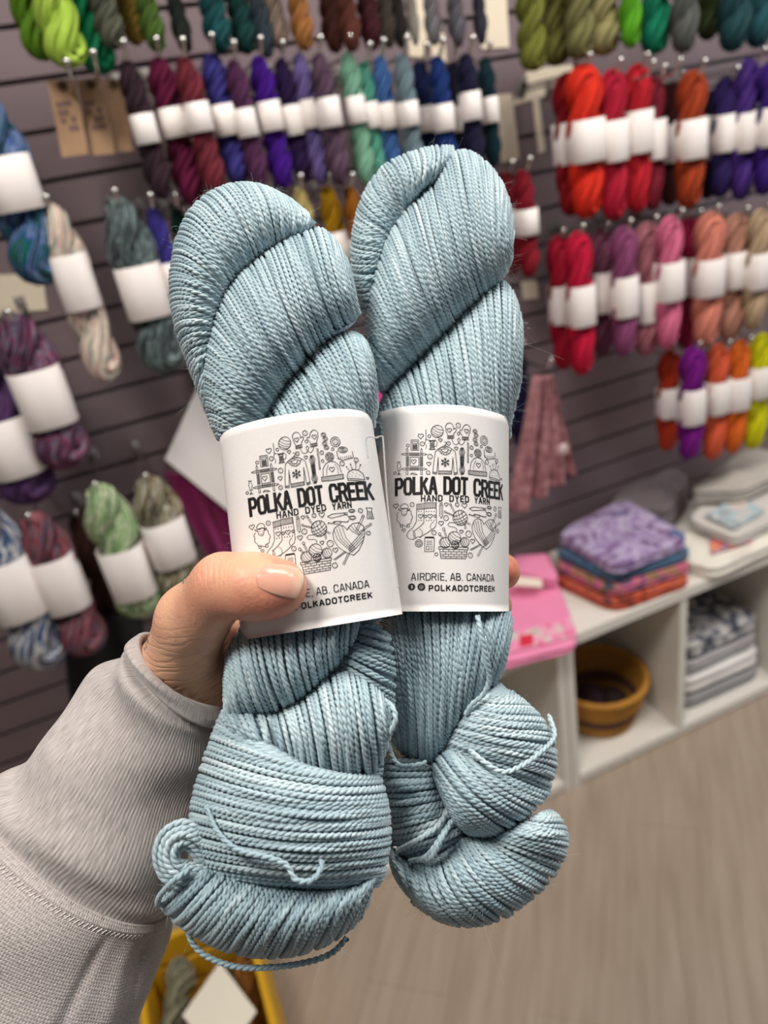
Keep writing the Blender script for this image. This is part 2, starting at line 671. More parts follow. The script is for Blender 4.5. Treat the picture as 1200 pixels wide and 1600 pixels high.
def build_wall_yarn():
    G1 = 'skeins hanging in the top row, cut off by the picture edge'
    for kind, x, yb, w, c, lab, d in (
        ('f', -6, 96, 52, [(96, 140, 30)], 'dark lime yarn skein at the far left of the top row', 0),
        ('f', 34, 108, 60, [(176, 205, 84), (150, 185, 60)], 'bright yellow-green yarn skein beside the emerald one in the top row', 0),
        ('f', 84, 118, 54, [(10, 128, 82)], 'emerald green yarn skein beside the bright yellow-green one in the top row', 0),
        ('m', 128, 78, 42, [(98, 100, 84)], 'grey-green yarn skein above the kraft tags', 0),
        ('m', 166, 72, 36, [(146, 118, 40)], 'mustard olive yarn skein next to the moss green one in the top row', 0.02),
        ('m', 198, 82, 36, [(82, 112, 44)], 'moss green yarn skein next to the mustard olive one in the top row', 0),
        ('m', 245, 84, 28, [(44, 52, 46)], 'thin blackish green yarn skein hanging alone in the top row', 0),
        ('m', 304, 82, 42, [(20, 84, 88)], 'teal yarn skein in the top row, left of the dark pine one', 0),
        ('m', 346, 86, 38, [(12, 66, 62)], 'dark pine green yarn skein right of the teal one in the top row', 0),
        ('m', 378, 92, 30, [(58, 72, 82)], 'slate blue-grey yarn skein in the top row beside the pine green one', 0.02),
        ('m', 404, 80, 30, [(172, 150, 134)], 'beige yarn skein left of the caramel one in the top row', 0),
        ('m', 444, 80, 34, [(184, 122, 66)], 'caramel orange yarn skein in the top row', 0),
        ('m', 494, 84, 34, [(86, 44, 34)], 'chestnut brown yarn skein right of the caramel one in the top row', 0.015),
        ('m', 522, 82, 34, [(104, 54, 42)], 'reddish brown yarn skein in the middle of the three brown ones of the top row', 0),
        ('m', 556, 80, 34, [(74, 24, 34)], 'dark oxblood yarn skein in the top row', 0),
        ('m', 584, 76, 26, [(78, 66, 58)], 'dusky taupe yarn skein next to the black one in the top row', 0.02),
        ('m', 604, 76, 26, [(42, 36, 36)], 'black yarn skein of the top row next to the taupe one', 0),
        ('m', 628, 72, 18, [(178, 168, 158)], 'thin oatmeal yarn skein between the black and pale grey ones', 0.02),
        ('m', 660, 72, 26, [(150, 146, 152)], 'pale silver grey yarn skein in the top row', 0),
        ('m', 699, 74, 28, [(108, 104, 114)], 'mid grey yarn skein between pale silver and slate navy ones', 0),
        ('m', 738, 70, 22, [(62, 62, 76)], 'slate navy yarn skein at the right end of the thin top row', 0),
    ):
        wall_skein(kind, x, -150 if kind == 'f' else -112, yb, w, None, c, lab, G1, 1.11 + d, False)
    G2 = 'big skeins in the top right row'
    for x, yt, yb, w, c, lab, d in (
        (824, -60, 112, 46, [(122, 126, 50)], 'mossy yarn skein, first of the olive ones at the top right', 0.05),
        (862, -80, 104, 50, [(106, 104, 48)], 'deep olive yarn skein at the top right behind the khaki one', 0.03),
        (900, -90, 94, 50, [(120, 116, 70)], 'grey olive yarn skein touching the big khaki one', 0.02),
        (940, -100, 88, 58, [(150, 142, 92)], 'big khaki yarn skein at the top right beside the grass green one', 0),
        (984, -110, 76, 36, [(94, 176, 26)], 'grass green yarn skein between the khaki and jade ones', 0),
        (1024, -120, 86, 50, [(0, 122, 88)], 'jade green yarn skein at the top right', 0),
        (1072, -120, 84, 50, [(90, 92, 88)], 'charcoal grey yarn skein right of the jade one', 0),
        (1112, -130, 64, 44, [(52, 66, 30)], 'forest green yarn skein right of the charcoal one', 0.02),
        (1154, -130, 82, 56, [(24, 66, 72)], 'deep petrol yarn skein near the top right corner', 0),
        (1196, -130, 76, 50, [(30, 82, 90)], 'petrol blue yarn skein cut by the right edge of the picture', 0.02),
    ):
        wall_skein('f', x, yt, yb, w, None, c, lab, G2, 1.10 + d, False)
    G3 = 'slim banded skeins in the second row'
    for x, yt, yb, w, lab, c, d, desc in (
        (196, 92, 312, 38, (202, 46), [(60, 38, 50)], 0, 'dark plum slim yarn skein at the left end of the second row'),
        (245, 88, 322, 46, (192, 46), [(112, 22, 66)], 0, 'burgundy slim yarn skein beside the dark plum one'),
        (286, 88, 306, 40, (184, 46), [(128, 44, 58)], 0, 'brick maroon slim yarn skein right of the burgundy one'),
        (328, 82, 290, 44, (188, 48), [(68, 62, 148)], 0, 'indigo blue slim yarn skein in the second row'),
        (363, 92, 294, 34, (192, 44), [(98, 50, 92)], 0.01, 'purple plum slim yarn skein right of the indigo one'),
        (402, 86, 296, 38, (182, 46), [(74, 14, 150)], 0, 'vivid violet slim yarn skein in the second row'),
        (438, 90, 286, 32, (188, 46), [(48, 24, 78)], 0.03, 'blackish violet slim yarn skein tucked behind the vivid violet one'),
        (466, 82, 290, 30, (178, 44), [(136, 118, 190)], 0, 'lavender slim yarn skein in the second row'),
        (497, 82, 290, 36, (176, 46), [(104, 78, 100)], 0, 'greyish mauve slim yarn skein right of the lavender one'),
        (541, 80, 290, 32, (172, 42), [(146, 206, 174)], 0, 'pale mint slim yarn skein in the second row'),
        (567, 94, 282, 26, (180, 40), [(70, 150, 130), (110, 195, 170)], 0.03, 'sea green slim yarn skein half behind the pale mint one'),
        (592, 86, 280, 30, (181, 40), [(82, 130, 204)], 0, 'cornflower blue slim yarn skein in the second row'),
        (626, 82, 275, 30, (178, 38), [(134, 158, 170)], 0, 'pale grey-blue slim yarn skein right of the cornflower one'),
        (654, 94, 270, 32, (186, 40), [(14, 30, 78)], 0.02, 'navy slim yarn skein left of the royal blue one'),
        (682, 86, 270, 32, (184, 42), [(24, 58, 132)], 0, 'royal blue slim yarn skein in the second row'),
        (706, 92, 262, 24, (186, 40), [(20, 18, 44)], 0.03, 'inky black-blue slim yarn skein behind its midnight neighbour'),
        (727, 82, 262, 32, (166, 44), [(30, 28, 64)], 0, 'midnight indigo slim yarn skein with a raised band'),
        (757, 88, 262, 28, (172, 40), [(8, 50, 62)], 0.02, 'blackish teal slim yarn skein at the right end of the second row'),
    ):
        wall_skein('m', x, yt, yb, w, lab, c, desc, G3, 1.10 + d)
    G4 = 'slim skeins of the third row behind the held yarn'
    for x, yt, yb, w, lab, c, d, desc in (
        (236, 322, 520, 30, (432, 44), [(70, 62, 160)], 0, 'blue-violet slim yarn skein hanging left of the held yarn'),
        (274, 322, 520, 30, (420, 44), [(12, 62, 44)], 0, 'bottle green slim yarn skein half hidden by the left held skein'),
        (466, 292, 490, 30, (382, 40), [(216, 194, 120)], 0, 'cream yellow slim yarn skein peeking over the left held skein'),
        (510, 290, 490, 34, (384, 44), [(214, 158, 16)], 0, 'mustard gold slim yarn skein between the two held skeins'),
        (546, 290, 500, 30, (392, 40), [(176, 104, 20)], 0, 'amber orange slim yarn skein right of the mustard gold one'),
        (788, 268, 430, 34, (344, 38), [(126, 14, 34)], 0.02, 'wine red slim yarn skein nearest the right held skein'),
        (816, 264, 434, 34, (346, 40), [(150, 18, 40)], 0, 'crimson slim yarn skein alone beside the bare slats'),
        (804, 540, 700, 34, None, [(24, 22, 66)], 0.05, 'ink blue slim yarn skein behind the dusty pink shawl'),
    ):
        wall_skein('m', x, yt, yb, w, lab, c, desc, G4, 1.12 + d)
    G5 = 'fat banded skeins in the red and purple row'
    for x, yt, yb, w, lab, c, d, desc in (
        (884, 112, 338, 46, (224, 64), [(150, 14, 28)], 0.06, 'dark scarlet yarn skein half hidden behind the orange-red one'),
        (910, 98, 342, 58, (220, 66), [(226, 44, 22)], 0, 'big orange-red yarn skein left end of the red row'),
        (956, 106, 346, 44, (220, 64), [(186, 20, 52)], 0.02, 'crimson pink-red yarn skein right of the orange-red one'),
        (995, 98, 334, 46, (206, 66), [(196, 22, 40)], 0, 'cherry red yarn skein with the highest band of the red row'),
        (1022, 116, 330, 36, (218, 62), [(134, 26, 48)], 0.03, 'garnet yarn skein right of the cherry red one'),
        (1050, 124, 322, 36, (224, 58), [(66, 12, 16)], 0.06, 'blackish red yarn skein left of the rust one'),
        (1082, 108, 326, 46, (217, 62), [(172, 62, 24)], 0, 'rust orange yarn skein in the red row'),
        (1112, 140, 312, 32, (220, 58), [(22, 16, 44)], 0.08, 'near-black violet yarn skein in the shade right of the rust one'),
        (1134, 118, 310, 38, (208, 58), [(50, 32, 98)], 0.04, 'dark violet yarn skein left of the two big purple ones'),
        (1170, 90, 314, 46, (206, 60), [(76, 44, 132)], 0, 'purple yarn skein near the right edge of the red row'),
        (1208, 90, 306, 46, (198, 60), [(58, 24, 124)], 0, 'royal purple yarn skein cut by the right picture edge'),
    ):
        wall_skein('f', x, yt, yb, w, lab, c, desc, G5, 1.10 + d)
    G6 = 'banded skeins in the pink row'
    for x, yt, yb, w, lab, c, d, desc in (
        (872, 366, 578, 38, (474, 58), [(178, 14, 48)], 0.03, 'raspberry red yarn skein at the left end of the pink row'),
        (902, 360, 586, 44, (476, 62), [(206, 14, 58)], 0, 'bright crimson yarn skein right of the raspberry one'),
        (938, 356, 556, 38, (455, 62), [(118, 62, 86)], 0.02, 'dull mauve yarn skein in the pink row'),
        (974, 352, 556, 40, (462, 62), [(152, 76, 122)], 0, 'orchid plum yarn skein in the pink row'),
        (1010, 346, 556, 42, (470, 62), [(182, 112, 124)], 0, 'dusty rose yarn skein left of the candy pink one'),
        (1046, 336, 546, 44, (438, 60), [(232, 114, 150)], 0, 'candy pink yarn skein in the pink row'),
        (1078, 336, 546, 36, (430, 58), [(156, 18, 66)], 0.03, 'magenta wine yarn skein right of the candy pink one'),
        (1110, 330, 542, 46, (432, 58), [(230, 138, 118)], 0, 'salmon yarn skein in the pink row'),
        (1150, 332, 532, 44, (420, 56), [(206, 146, 124)], 0, 'peach brown yarn skein right of the salmon one'),
        (1188, 326, 516, 42, (422, 56), [(200, 170, 136)], 0, 'sand beige yarn skein at the right edge of the pink row'),
    ):
        wall_skein('f', x, yt, yb, w, lab, c, desc, G6, 1.10 + d)
    G7 = 'bright skeins in the lowest right row'
    for x, yt, yb, w, lab, c, d, desc in (
        (1046, 546, 704, 36, (626, 46), [(194, 56, 24)], 0.05, 'burnt orange yarn skein left of the bright purple one'),
        (1083, 540, 718, 40, (632, 54), [(128, 14, 138)], 0, 'bright purple yarn skein in the lowest right row'),
        (1122, 536, 718, 40, (618, 50), [(238, 100, 64)], 0, 'coral orange yarn skein right of the bright purple one'),
        (1156, 530, 708, 38, (612, 50), [(246, 114, 36)], 0.02, 'tangerine yarn skein beside the lemon one'),
        (1190, 520, 702, 40, (594, 48), [(226, 222, 10)], 0, 'lemon yellow yarn skein at the right edge'),
    ):
        wall_skein('f', x, yt, yb, w, lab, c, desc, G7, 1.10 + d)
    G8 = 'large variegated skeins on the left of the wall'
    BL, OFF = (36, 26, 32), (226, 214, 198)
    for x, yt, yb, w, lab, c, d, desc in (
        (-34, 148, 446, 88, (288, 84), [(16, 92, 58), (18, 60, 138), (120, 134, 176), (14, 78, 100), (12, 70, 50)], 0, 'blue and green striped yarn skein at the upper left edge'),
        (76, 318, 596, 62, (440, 84), [(110, 140, 130), (224, 206, 188), (232, 214, 198), (196, 140, 140)], 0, 'cream and pink speckled yarn skein on the bare slats'),
        (180, 308, 584, 76, (454, 80), [(36, 40, 44), (78, 86, 90), (128, 150, 148), (58, 56, 62), (40, 44, 50)], 0, 'smoky teal and grey yarn skein right of the cream speckled one'),
        (18, 492, 732, 86, (618, 86), [(44, 28, 48), (84, 58, 86), (132, 46, 80), (118, 124, 140), (50, 30, 60)], 0, 'purple, pink and grey variegated yarn skein with a tilted band'),
        (-40, 560, 786, 90, (694, 84), [(70, 44, 84), (96, 66, 112), (60, 36, 70)], 0.02, 'plum purple yarn skein cut by the left edge'),
        (-46, 776, 1044, 88, (914, 84), [(34, 48, 90), (70, 96, 140), (220, 216, 208), (40, 60, 110)], 0, 'blue and white variegated yarn skein in the lower left corner of the wall'),
        (48, 800, 1022, 74, (906, 78), [(54, 38, 46), (140, 110, 114), (150, 36, 50), (100, 104, 122), (60, 40, 52)], 0, 'red, pink and slate variegated yarn skein in the lowest left row'),
        (150, 756, 962, 76, (888, 74), [(46, 116, 50), (206, 212, 178), (96, 152, 78), (216, 218, 190)], 0, 'green and white striped yarn skein in the lowest left row'),
        (228, 744, 930, 74, (842, 66), [(50, 50, 52), (120, 104, 60), (206, 198, 178), (60, 70, 70)], 0, 'black, olive and cream yarn skein nearest the thumb'),
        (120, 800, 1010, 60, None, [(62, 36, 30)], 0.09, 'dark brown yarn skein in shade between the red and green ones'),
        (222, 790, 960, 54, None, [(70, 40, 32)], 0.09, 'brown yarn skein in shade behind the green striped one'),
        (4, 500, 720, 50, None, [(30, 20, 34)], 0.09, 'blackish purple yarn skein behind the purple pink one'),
    ):
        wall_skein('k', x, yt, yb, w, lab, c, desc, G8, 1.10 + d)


def build_hooks_alone():
    for x, y, d in ((146, 86, 'empty chrome hook holding the second kraft tag'), (105, 100, 'chrome hook holding the first kraft tag'),
                    (1018, 100, 'chrome hook with nothing on it, above the blackish red skein'), (1060, 96, 'longest bare chrome hook left of the purple skeins')):
        P = at_y(x, y, 1.06)
        hook(P[0], P[1], P[2] - 0.02, d)


# ------------------------------------------------------------------ other things of the shop
def cloth_slab(name, label, cat, quad, z0, z1, mat, layers=3, bulge=0.006, rough=0.003, seed=0, group=None, crown=0.0, corner=0.18):
    """a folded garment: a rounded slab with the folds showing at its edges. quad: four (x, y) corners in order"""
    rng = np.random.default_rng(seed)
    q = np.array(quad, float)
    c = q.mean(0)
    ring = []
    for i in range(4):
        a, b = q[i], q[(i + 1) % 4]
        for t in np.linspace(corner, 1 - corner, 14):
            ring.append(a + (b - a) * t)
        n = q[(i + 2) % 4]
        p0, p1, p2 = a + (b - a) * (1 - corner), b, b + (n - b) * corner
        for t in np.linspace(0, 1, 6)[1:-1]:
            ring.append((1 - t) ** 2 * p0 + 2 * t * (1 - t) * p1 + t * t * p2)
    ring = np.array(ring)
    n = len(ring)
    lf = np.cumsum(rng.normal(0, 1, n))
    lf = lf - np.linspace(lf[0], lf[-1], n)
    lf /= np.abs(lf).max() + 1e-6
    v, rows = [], 0
    H = z1 - z0
    for k in range(layers):
        for s in np.linspace(0, 1, 7):
            if s == 1 and k < layers - 1:
                continue
            z = z0 + H * (k + s) / layers
            out = bulge * (math.sqrt(max(0, 1 - (2 * s - 1) ** 2)) - 1) + rng.normal(0, 0.0006)
            off = rng.normal(0, 0.001) if s == 0 else 0
            for i in range(n):
                d = ring[i] - c
                u = d / (np.linalg.norm(d) + 1e-9)
                p = ring[i] + u * (out + off + 0.003 * lf[(i + 7 * k) % n])
                v.append((p[0], p[1], z + 0.4 * rough * lf[(i * 2 + 11 * k) % n] * (k + s) / layers))
            rows += 1
    f = [(r * n + i, r * n + (i + 1) % n, (r + 1) * n + (i + 1) % n, (r + 1) * n + i) for r in range(rows - 1) for i in range(n)]
    last = (rows - 1) * n
    for s in np.linspace(0.88, 0.12, 8):
        base = len(v)
        for i in range(n):
            p = c + (ring[i] - c) * s
            w = rough * (math.sin(p[0] * 60 + seed) + math.sin(p[1] * 47 + p[0] * 21 + seed * 2)) * 0.5 * (1 - s * s)
            v.append((p[0], p[1], z1 + w + crown * (1 - s * s)))
        f += [(last + i, last + (i + 1) % n, base + (i + 1) % n, base + i) for i in range(n)]
        last = base
    v.append((c[0], c[1], z1 + crown))
    f3 = [(last + i, last + (i + 1) % n, len(v) - 1) for i in range(n)]
    o = mesh_np(name, v, [np.array(f), np.array(f3)], mat, None, True, (c[0], c[1], z0))
    return tag(o, label, cat, group)


def blotch_mat(name, cols, scale=14, dist=1.5, rough=0.85):
    t = NT(name)
    f = t.noise(t.coord(), scale, 3, dist)
    k = len(cols)
    t.color(t.ramp(f, [(0.28 + 0.44 * i / (k - 1), lin(c)) for i, c in enumerate(cols)]))
    g = t.noise(t.coord(), 400, 2)
    t.bump(g, 0.4, 0.001)
    t.set(Roughness=rough, Sheen_Weight=0.15)
    return t.m


def cloth_mat(name, c, var=0.1):
    t = NT(name)
    f = t.noise(t.coord(), 25, 3)
    a = lin(c)
    t.color(t.mix(f, tuple(v * (1 - var) for v in a), tuple(min(1, v * (1 + var)) for v in a)))
    t.bump(t.noise(t.coord(), 500, 2), 0.4, 0.0008)
    t.set(Roughness=0.85, Sheen_Weight=0.1)
    return t.m


def quad_z(px, z):
    return [at_z(x, y, z)[:2] for x, y in px]


def patch_on(name, px, z, mat, parent, thick=0.0006):
    """a printed patch lying on a garment"""
    q = np.array([at_z(x, y, z) for x, y in px])
    n = len(q)
    v = np.vstack([q, q + [0, 0, thick]])
    f = [np.array([[i, (i + 1) % n, n + (i + 1) % n, n + i] for i in range(n)]), np.array([list(range(n, 2 * n))])]
    return mesh_np(name, v, f, mat, parent, False)


def hang_card(name, label, cat, px, Y, thick, mat, group=None, hole=True, marks=None):
    """a flat card on a wall hook: px are its corners as seen, in the plane y = Y"""
    q = np.array([at_y(x, y, Y) for x, y in px])
    n = len(q)
    v = np.vstack([q, q + [0, thick, 0]])
    f = [np.array([[i, (i + 1) % n, n + (i + 1) % n, n + i] for i in range(n)]), np.array([list(range(n))[::-1], list(range(n, 2 * n))])]
    o = mesh_np(name, v, f, mat, None, False, q.mean(0))
    tag(o, label, cat, group)
    if hole:
        c = q[0] * 0.5 + q[1] * 0.5
        dn = (q[3] + q[2]) / 2 - c
        c = c + dn * 0.07
        MB().add([(c[0] + 0.006 * math.cos(a), Y - 0.0006, c[2] + 0.006 * math.sin(a)) for a in np.linspace(0, 2 * math.pi, 12, endpoint=False)], (), [(0, i + 1, i) for i in range(1, 11)]) \
            .build('hole_eyelet', plain('eyelet_brown', (86, 62, 44), 0.5), o, False)
    return o


def build_shop():
    shelf_unit(0.03, 0.6285, [0.329], 'white cube shelf half hidden behind the held yarn, pink shirt on top')
    shelf_unit(0.6305, 1.545, [0.922, 1.222], 'white cube shelf at the right with the woven basket in it')
    ZT = CUBZ + 0.0012

    # folded things on the shelf tops
    pink = cloth_mat('pink_jersey', (236, 138, 178), 0.06)
    o = cloth_slab('folded_shirt', 'pink folded shirt with a floral hem hanging at the shelf front', 'shirt', quad_z([(770, 1040), (908, 1006), (858, 880), (770, 900)], ZT + 0.02), ZT, ZT + 0.022, pink, 2, 0.006, 0.002, 3)
    z = ZT + 0.0255
    hem = blotch_mat('floral_hem_print', [(206, 60, 90), (240, 140, 180), (238, 150, 186), (214, 206, 190), (90, 130, 110)], 42, 0.4)
    patch_on('floral_hem', [(788, 1022), (902, 994), (892, 966), (788, 992)], z, hem, o)
    patch_on('poppy_print', [(812, 1012), (834, 1007), (832, 990), (812, 994)], z + 0.0007, plain('poppy_red', (214, 40, 66), 0.8), o)
    o2 = cloth_slab('folded_shirt', 'small pink folded shirt with cream neck tape behind the floral one', 'shirt', quad_z([(776, 900), (874, 912), (862, 868), (800, 872)], ZT + 0.04), ZT + 0.026, ZT + 0.05, pink, 2, 0.006, 0.002, 5)
    patch_on('neck_tape', [(800, 914), (848, 918), (846, 905), (800, 900)], ZT + 0.0535, cloth_mat('cream_tape', (236, 222, 204)), o2)

    g = 'tie-dyed cloths stacked on the shelf'
    cloth_slab('folded_cloth', 'rust red and orange folded cloth, lowest of the tie-dyed stack', 'cloth', quad_z([(862, 906), (960, 950), (1086, 908), (985, 850)], ZT + 0.012), ZT, ZT + 0.022,
               blotch_mat('rust_tie_dye', [(60, 20, 20), (176, 60, 30), (196, 90, 60), (90, 40, 60)], 22), 2, 0.005, 0.002, 11, g)
    cloth_slab('folded_cloth', 'dark plum folded cloth with pink and mustard blotches, second from the bottom of the stack', 'cloth', quad_z([(860, 884), (955, 930), (1088, 888), (985, 835)], ZT + 0.034), ZT + 0.026, ZT + 0.046,
               blotch_mat('plum_tie_dye', [(44, 36, 56), (120, 80, 110), (200, 90, 130), (150, 120, 60), (50, 60, 90)], 24), 2, 0.005, 0.002, 12, g)
    cloth_slab('folded_cloth', 'blue-green folded cloth just under the purple top one of the stack', 'cloth', quad_z([(862, 862), (955, 908), (1086, 866), (985, 812)], ZT + 0.058), ZT + 0.05, ZT + 0.068,
               blotch_mat('blue_tie_dye', [(40, 60, 70), (70, 110, 140), (60, 84, 110), (120, 120, 70)], 20), 2, 0.005, 0.002, 13, g)
    cloth_slab('folded_cloth', 'purple and lilac tie-dyed folded cloth on top of the stack', 'cloth', quad_z([(866, 838), (962, 896), (1082, 846), (976, 784)], ZT + 0.085), ZT + 0.072, ZT + 0.098,
               blotch_mat('purple_tie_dye', [(70, 40, 80), (140, 110, 160), (184, 170, 200), (110, 70, 120), (80, 110, 150)], 16), 2, 0.006, 0.004, 14, g, 0.006)

    g = 'shirts laid on the right shelf'
    greyw = cloth_mat('light_grey_jersey', (206, 200, 194), 0.08)
    white = cloth_mat('off_white_jersey', (232, 226, 214), 0.05)
    dgrey = cloth_mat('grey_mauve_jersey', (120, 108, 112), 0.12)
    cloth_slab('folded_shirt', 'grey-mauve crumpled sweatshirt behind the tie-dyed stack', 'shirt', quad_z([(945, 800), (1046, 800), (1078, 748), (1005, 715)], ZT + 0.07), ZT + 0.001, ZT + 0.08, dgrey, 3, 0.008, 0.008, 21, None, 0.014)
    o = cloth_slab('folded_shirt', 'off-white folded shirt with a coloured print next to the tie-dyed stack', 'shirt', quad_z([(1030, 868), (1118, 896), (1240, 840), (1110, 800)], ZT + 0.02), ZT, ZT + 0.03, white, 2, 0.006, 0.004, 22, g)
    pz = ZT + 0.0365
    patch_on('shirt_print', [(1112, 866), (1176, 846), (1168, 828), (1108, 846)], pz, blotch_mat('bright_print', [(230, 226, 214), (120, 150, 170), (230, 90, 120), (236, 170, 80), (90, 80, 90)], 46, 0.5), o)
    o = cloth_slab('folded_shirt', 'light grey folded shirt with pastel print above the off-white one', 'shirt', quad_z([(1070, 815), (1150, 850), (1260, 790), (1160, 745)], ZT + 0.05), ZT + 0.038, ZT + 0.062, greyw, 2, 0.006, 0.005, 23, g)
    patch_on('shirt_print', [(1100, 806), (1148, 826), (1196, 798), (1150, 776)], ZT + 0.0685, blotch_mat('pastel_print', [(206, 200, 194), (210, 190, 180), (170, 200, 206), (150, 150, 156), (220, 216, 208)], 30, 0.5), o)
    cloth_slab('folded_shirt', 'grey folded shirt with rolled white edge at the far right of the shelf', 'shirt', quad_z([(1075, 775), (1160, 775), (1260, 725), (1165, 705)], ZT + 0.09), ZT + 0.07, ZT + 0.105, cloth_mat('warm_grey_jersey', (176, 168, 160)), 3, 0.007, 0.008, 24, g, 0.01)
    cr = spline([at_z(x, y, ZT + 0.1) + [0, 0, 0.012] for x, y in ((1030, 752), (1060, 765), (1075, 790), (1100, 798))], 8)
    # garments inside the cube right of the divider
    z = 0.036
    for i, (c, h, d) in enumerate((((150, 148, 150), 0.03, 'grey folded shirt, lowest of the pile inside the right cube'), ((232, 228, 224), 0.045, 'white folded shirt in the middle of the pile inside the right cube'),
                                   ((170, 166, 168), 0.03, 'pale grey folded shirt under the navy one inside the right cube'), ((64, 66, 80), 0.04, 'navy and white folded shirt on top of the pile inside the right cube'))):
        sh = 0.004 * i
        mt = cloth_mat('pile_jersey', c, 0.1) if i != 3 else blotch_mat('navy_white_print', [(40, 42, 56), (70, 74, 92), (210, 206, 204), (60, 60, 74)], 34, 0.3)
        cloth_slab('folded_shirt', d, 'shirt', [(0.955 + sh, 1.02 + sh), (1.19, 1.02 + sh), (1.19 - sh, 1.22), (0.955, 1.22)], z, z + h, mt, 2, 0.007, 0.006, 30 + i, 'folded shirts inside the right cube', 0.004)
        z += h + 0.0105

    # woven basket inside the left cube of that unit
    c = (0.794, 1.115, 0.036)
    r0, r1, H, rows = 0.072, 0.104, 0.125, 14
    root = empty('woven_basket', c, 'round ochre and brown woven basket standing inside the white cube', 'basket')
    bands = {'ochre': [], 'brown': []}
    oc, br = plain('ochre_seagrass', (176, 122, 40), 0.8, 0, 0.25), plain('brown_seagrass', (96, 62, 50), 0.8, 0, 0.25)
    mo, mb_ = MB(), MB()
    for k in range(rows):
        t = k / (rows - 1)
        r, z = r0 + (r1 - r0) * t ** 0.8, 0.005 + (H - 0.01) * t
        a = np.linspace(0, 2 * math.pi, 73)[:-1]
        wob = 1 + 0.006 * np.sin(a * 24 + k * 2)
        pts = np.stack([c[0] + r * wob * np.cos(a), c[1] + r * wob * np.sin(a), np.full(72, c[2] + z)], 1)
        v, f = tube_arrays(pts, 0.0052 if k < rows - 1 else 0.0078, 8, True)
        (mb_ if k in (4, 5, 6) else mo).add(v, f)
    mo.build('ochre_coils', oc, root)
    mb_.build('brown_coils', br, root)
    MB().lathe(c, [(0.0005, 0.001), (r0, 0.001), (r0 + 0.002, 0.004), (0.0005, 0.006)], 40).build('base', br, root)
    for i, (dx, dy, dz, rr, col, d) in enumerate(((-0.018, 0.012, 0.048, 0.038, (58, 34, 44), 'dark plum ball of yarn inside the woven basket'), (0.026, -0.016, 0.044, 0.032, (44, 24, 22), 'dark brown ball of yarn at the front of the woven basket'))):
        b = MB().ball((c[0] + dx, c[1] + dy, c[2] + dz), rr, 16)
        for q in range(26):
            ax = RNG.normal(size=3)
            ax /= np.linalg.norm(ax)
            e = np.cross(ax, [0.3, 0.5, 0.8])
            e /= np.linalg.norm(e)
            g_ = np.cross(ax, e)
            a = np.linspace(0, 2 * math.pi, 41)[:-1]
            pts = np.array([c[0] + dx, c[1] + dy, c[2] + dz]) + (rr + 0.0005) * (np.cos(a)[:, None] * e + np.sin(a)[:, None] * g_)
            v, f = tube_arrays(pts, 0.0017, 5, True)
            b.add(v, f)
        tag(b.build('yarn_ball', plain('ball_yarn', col, 0.85, 0, 0.2)), d, 'yarn ball')

    # yellow basket on the floor under the held yarn
    bx0, bx1, by0, by1, bh = -0.275, -0.082, 0.66, 0.93, 0.21
    root = empty('crate', ((bx0 + bx1) / 2, (by0 + by1) / 2, 0), 'yellow slatted crate of yarn on the floor below the held skeins', 'crate')
    yel = plain('mustard_painted_wood', (206, 156, 26), 0.5, 0, 0.1)
    for nm, lo, hi in (('front', (bx0, by0, 0), (bx1, by0 + 0.012, 0)), ('back', (bx0, by1 - 0.012, 0), (bx1, by1, 0)), ('left', (bx0, by0 + 0.0125, 0), (bx0 + 0.012, by1 - 0.0125, 0)), ('right', (bx1 - 0.012, by0 + 0.0125, 0), (bx1, by1 - 0.0125, 0))):
        m_ = MB()
        for k in range(3):
            z0 = 0.012 + k * 0.068
            m_.box((lo[0], lo[1], z0), (hi[0], hi[1], z0 + 0.058), 0.002)
        m_.build('side_panel', yel, root, False)
    for x in (bx0 + 0.013, bx1 - 0.031):
        for y in (by0 + 0.013, by1 - 0.031):
            MB().box((x, y, 0.0), (x + 0.018, y + 0.018, bh), 0.002).build('corner_post', yel, root, False)
    MB().box((bx0 + 0.013, by0 + 0.032, 0.004), (bx1 - 0.013, by1 - 0.032, 0.012), 0.001).build('bottom_board', yel, root, False)
    for i, (p, q, w, col, d, kd) in enumerate((
            ((-0.250, 0.73, 0.175), (-0.205, 0.90, 0.165), 0.06, [(120, 118, 92), (150, 146, 120), (90, 90, 76)], 'grey-olive yarn skein lying in the yellow crate beside the white card', 'f'),
            ((-0.190, 0.70, 0.10), (-0.15, 0.90, 0.10), 0.062, [(70, 70, 66), (110, 106, 96)], 'dark grey yarn skein lying deep in the yellow crate', 'f'),
            ((-0.252, 0.70, 0.09), (-0.225, 0.885, 0.09), 0.05, [(176, 120, 140), (200, 150, 164)], 'dusty pink yarn skein low in the yellow crate', 'f'),
            ((-0.128, 0.71, 0.11), (-0.115, 0.90, 0.11), 0.048, [(188, 128, 60), (150, 96, 40)], 'golden brown yarn skein at the right of the yellow crate', 'f'))):
        p, q = np.array(p), np.array(q)
        ax = Vector(p - q)
        root2 = empty('yarn_skein', p, d, 'yarn skein', 'skeins lying in the yellow crate')
        y_ = bpy.data.objects.new('yarn', yarn_mesh(kd))
        COL.objects.link(y_)
        y_.scale = (w, w * 0.7, ax.length)
        y_.rotation_euler = ax.to_track_quat('Z', 'X').to_euler()
        y_.parent = root2
        y_.material_slots[0].link = 'OBJECT'
        y_.material_slots[0].material = yarn_mat('crate_yarn', col)
    cq = np.array([at_z(x, y, 0.226) for x, y in ((342, 1500), (400, 1578), (345, 1660), (284, 1585))])
    cq[:, 2] = [0.219, 0.221, 0.226, 0.222]
    v = np.vstack([cq, cq + [0, 0, 0.0012]])
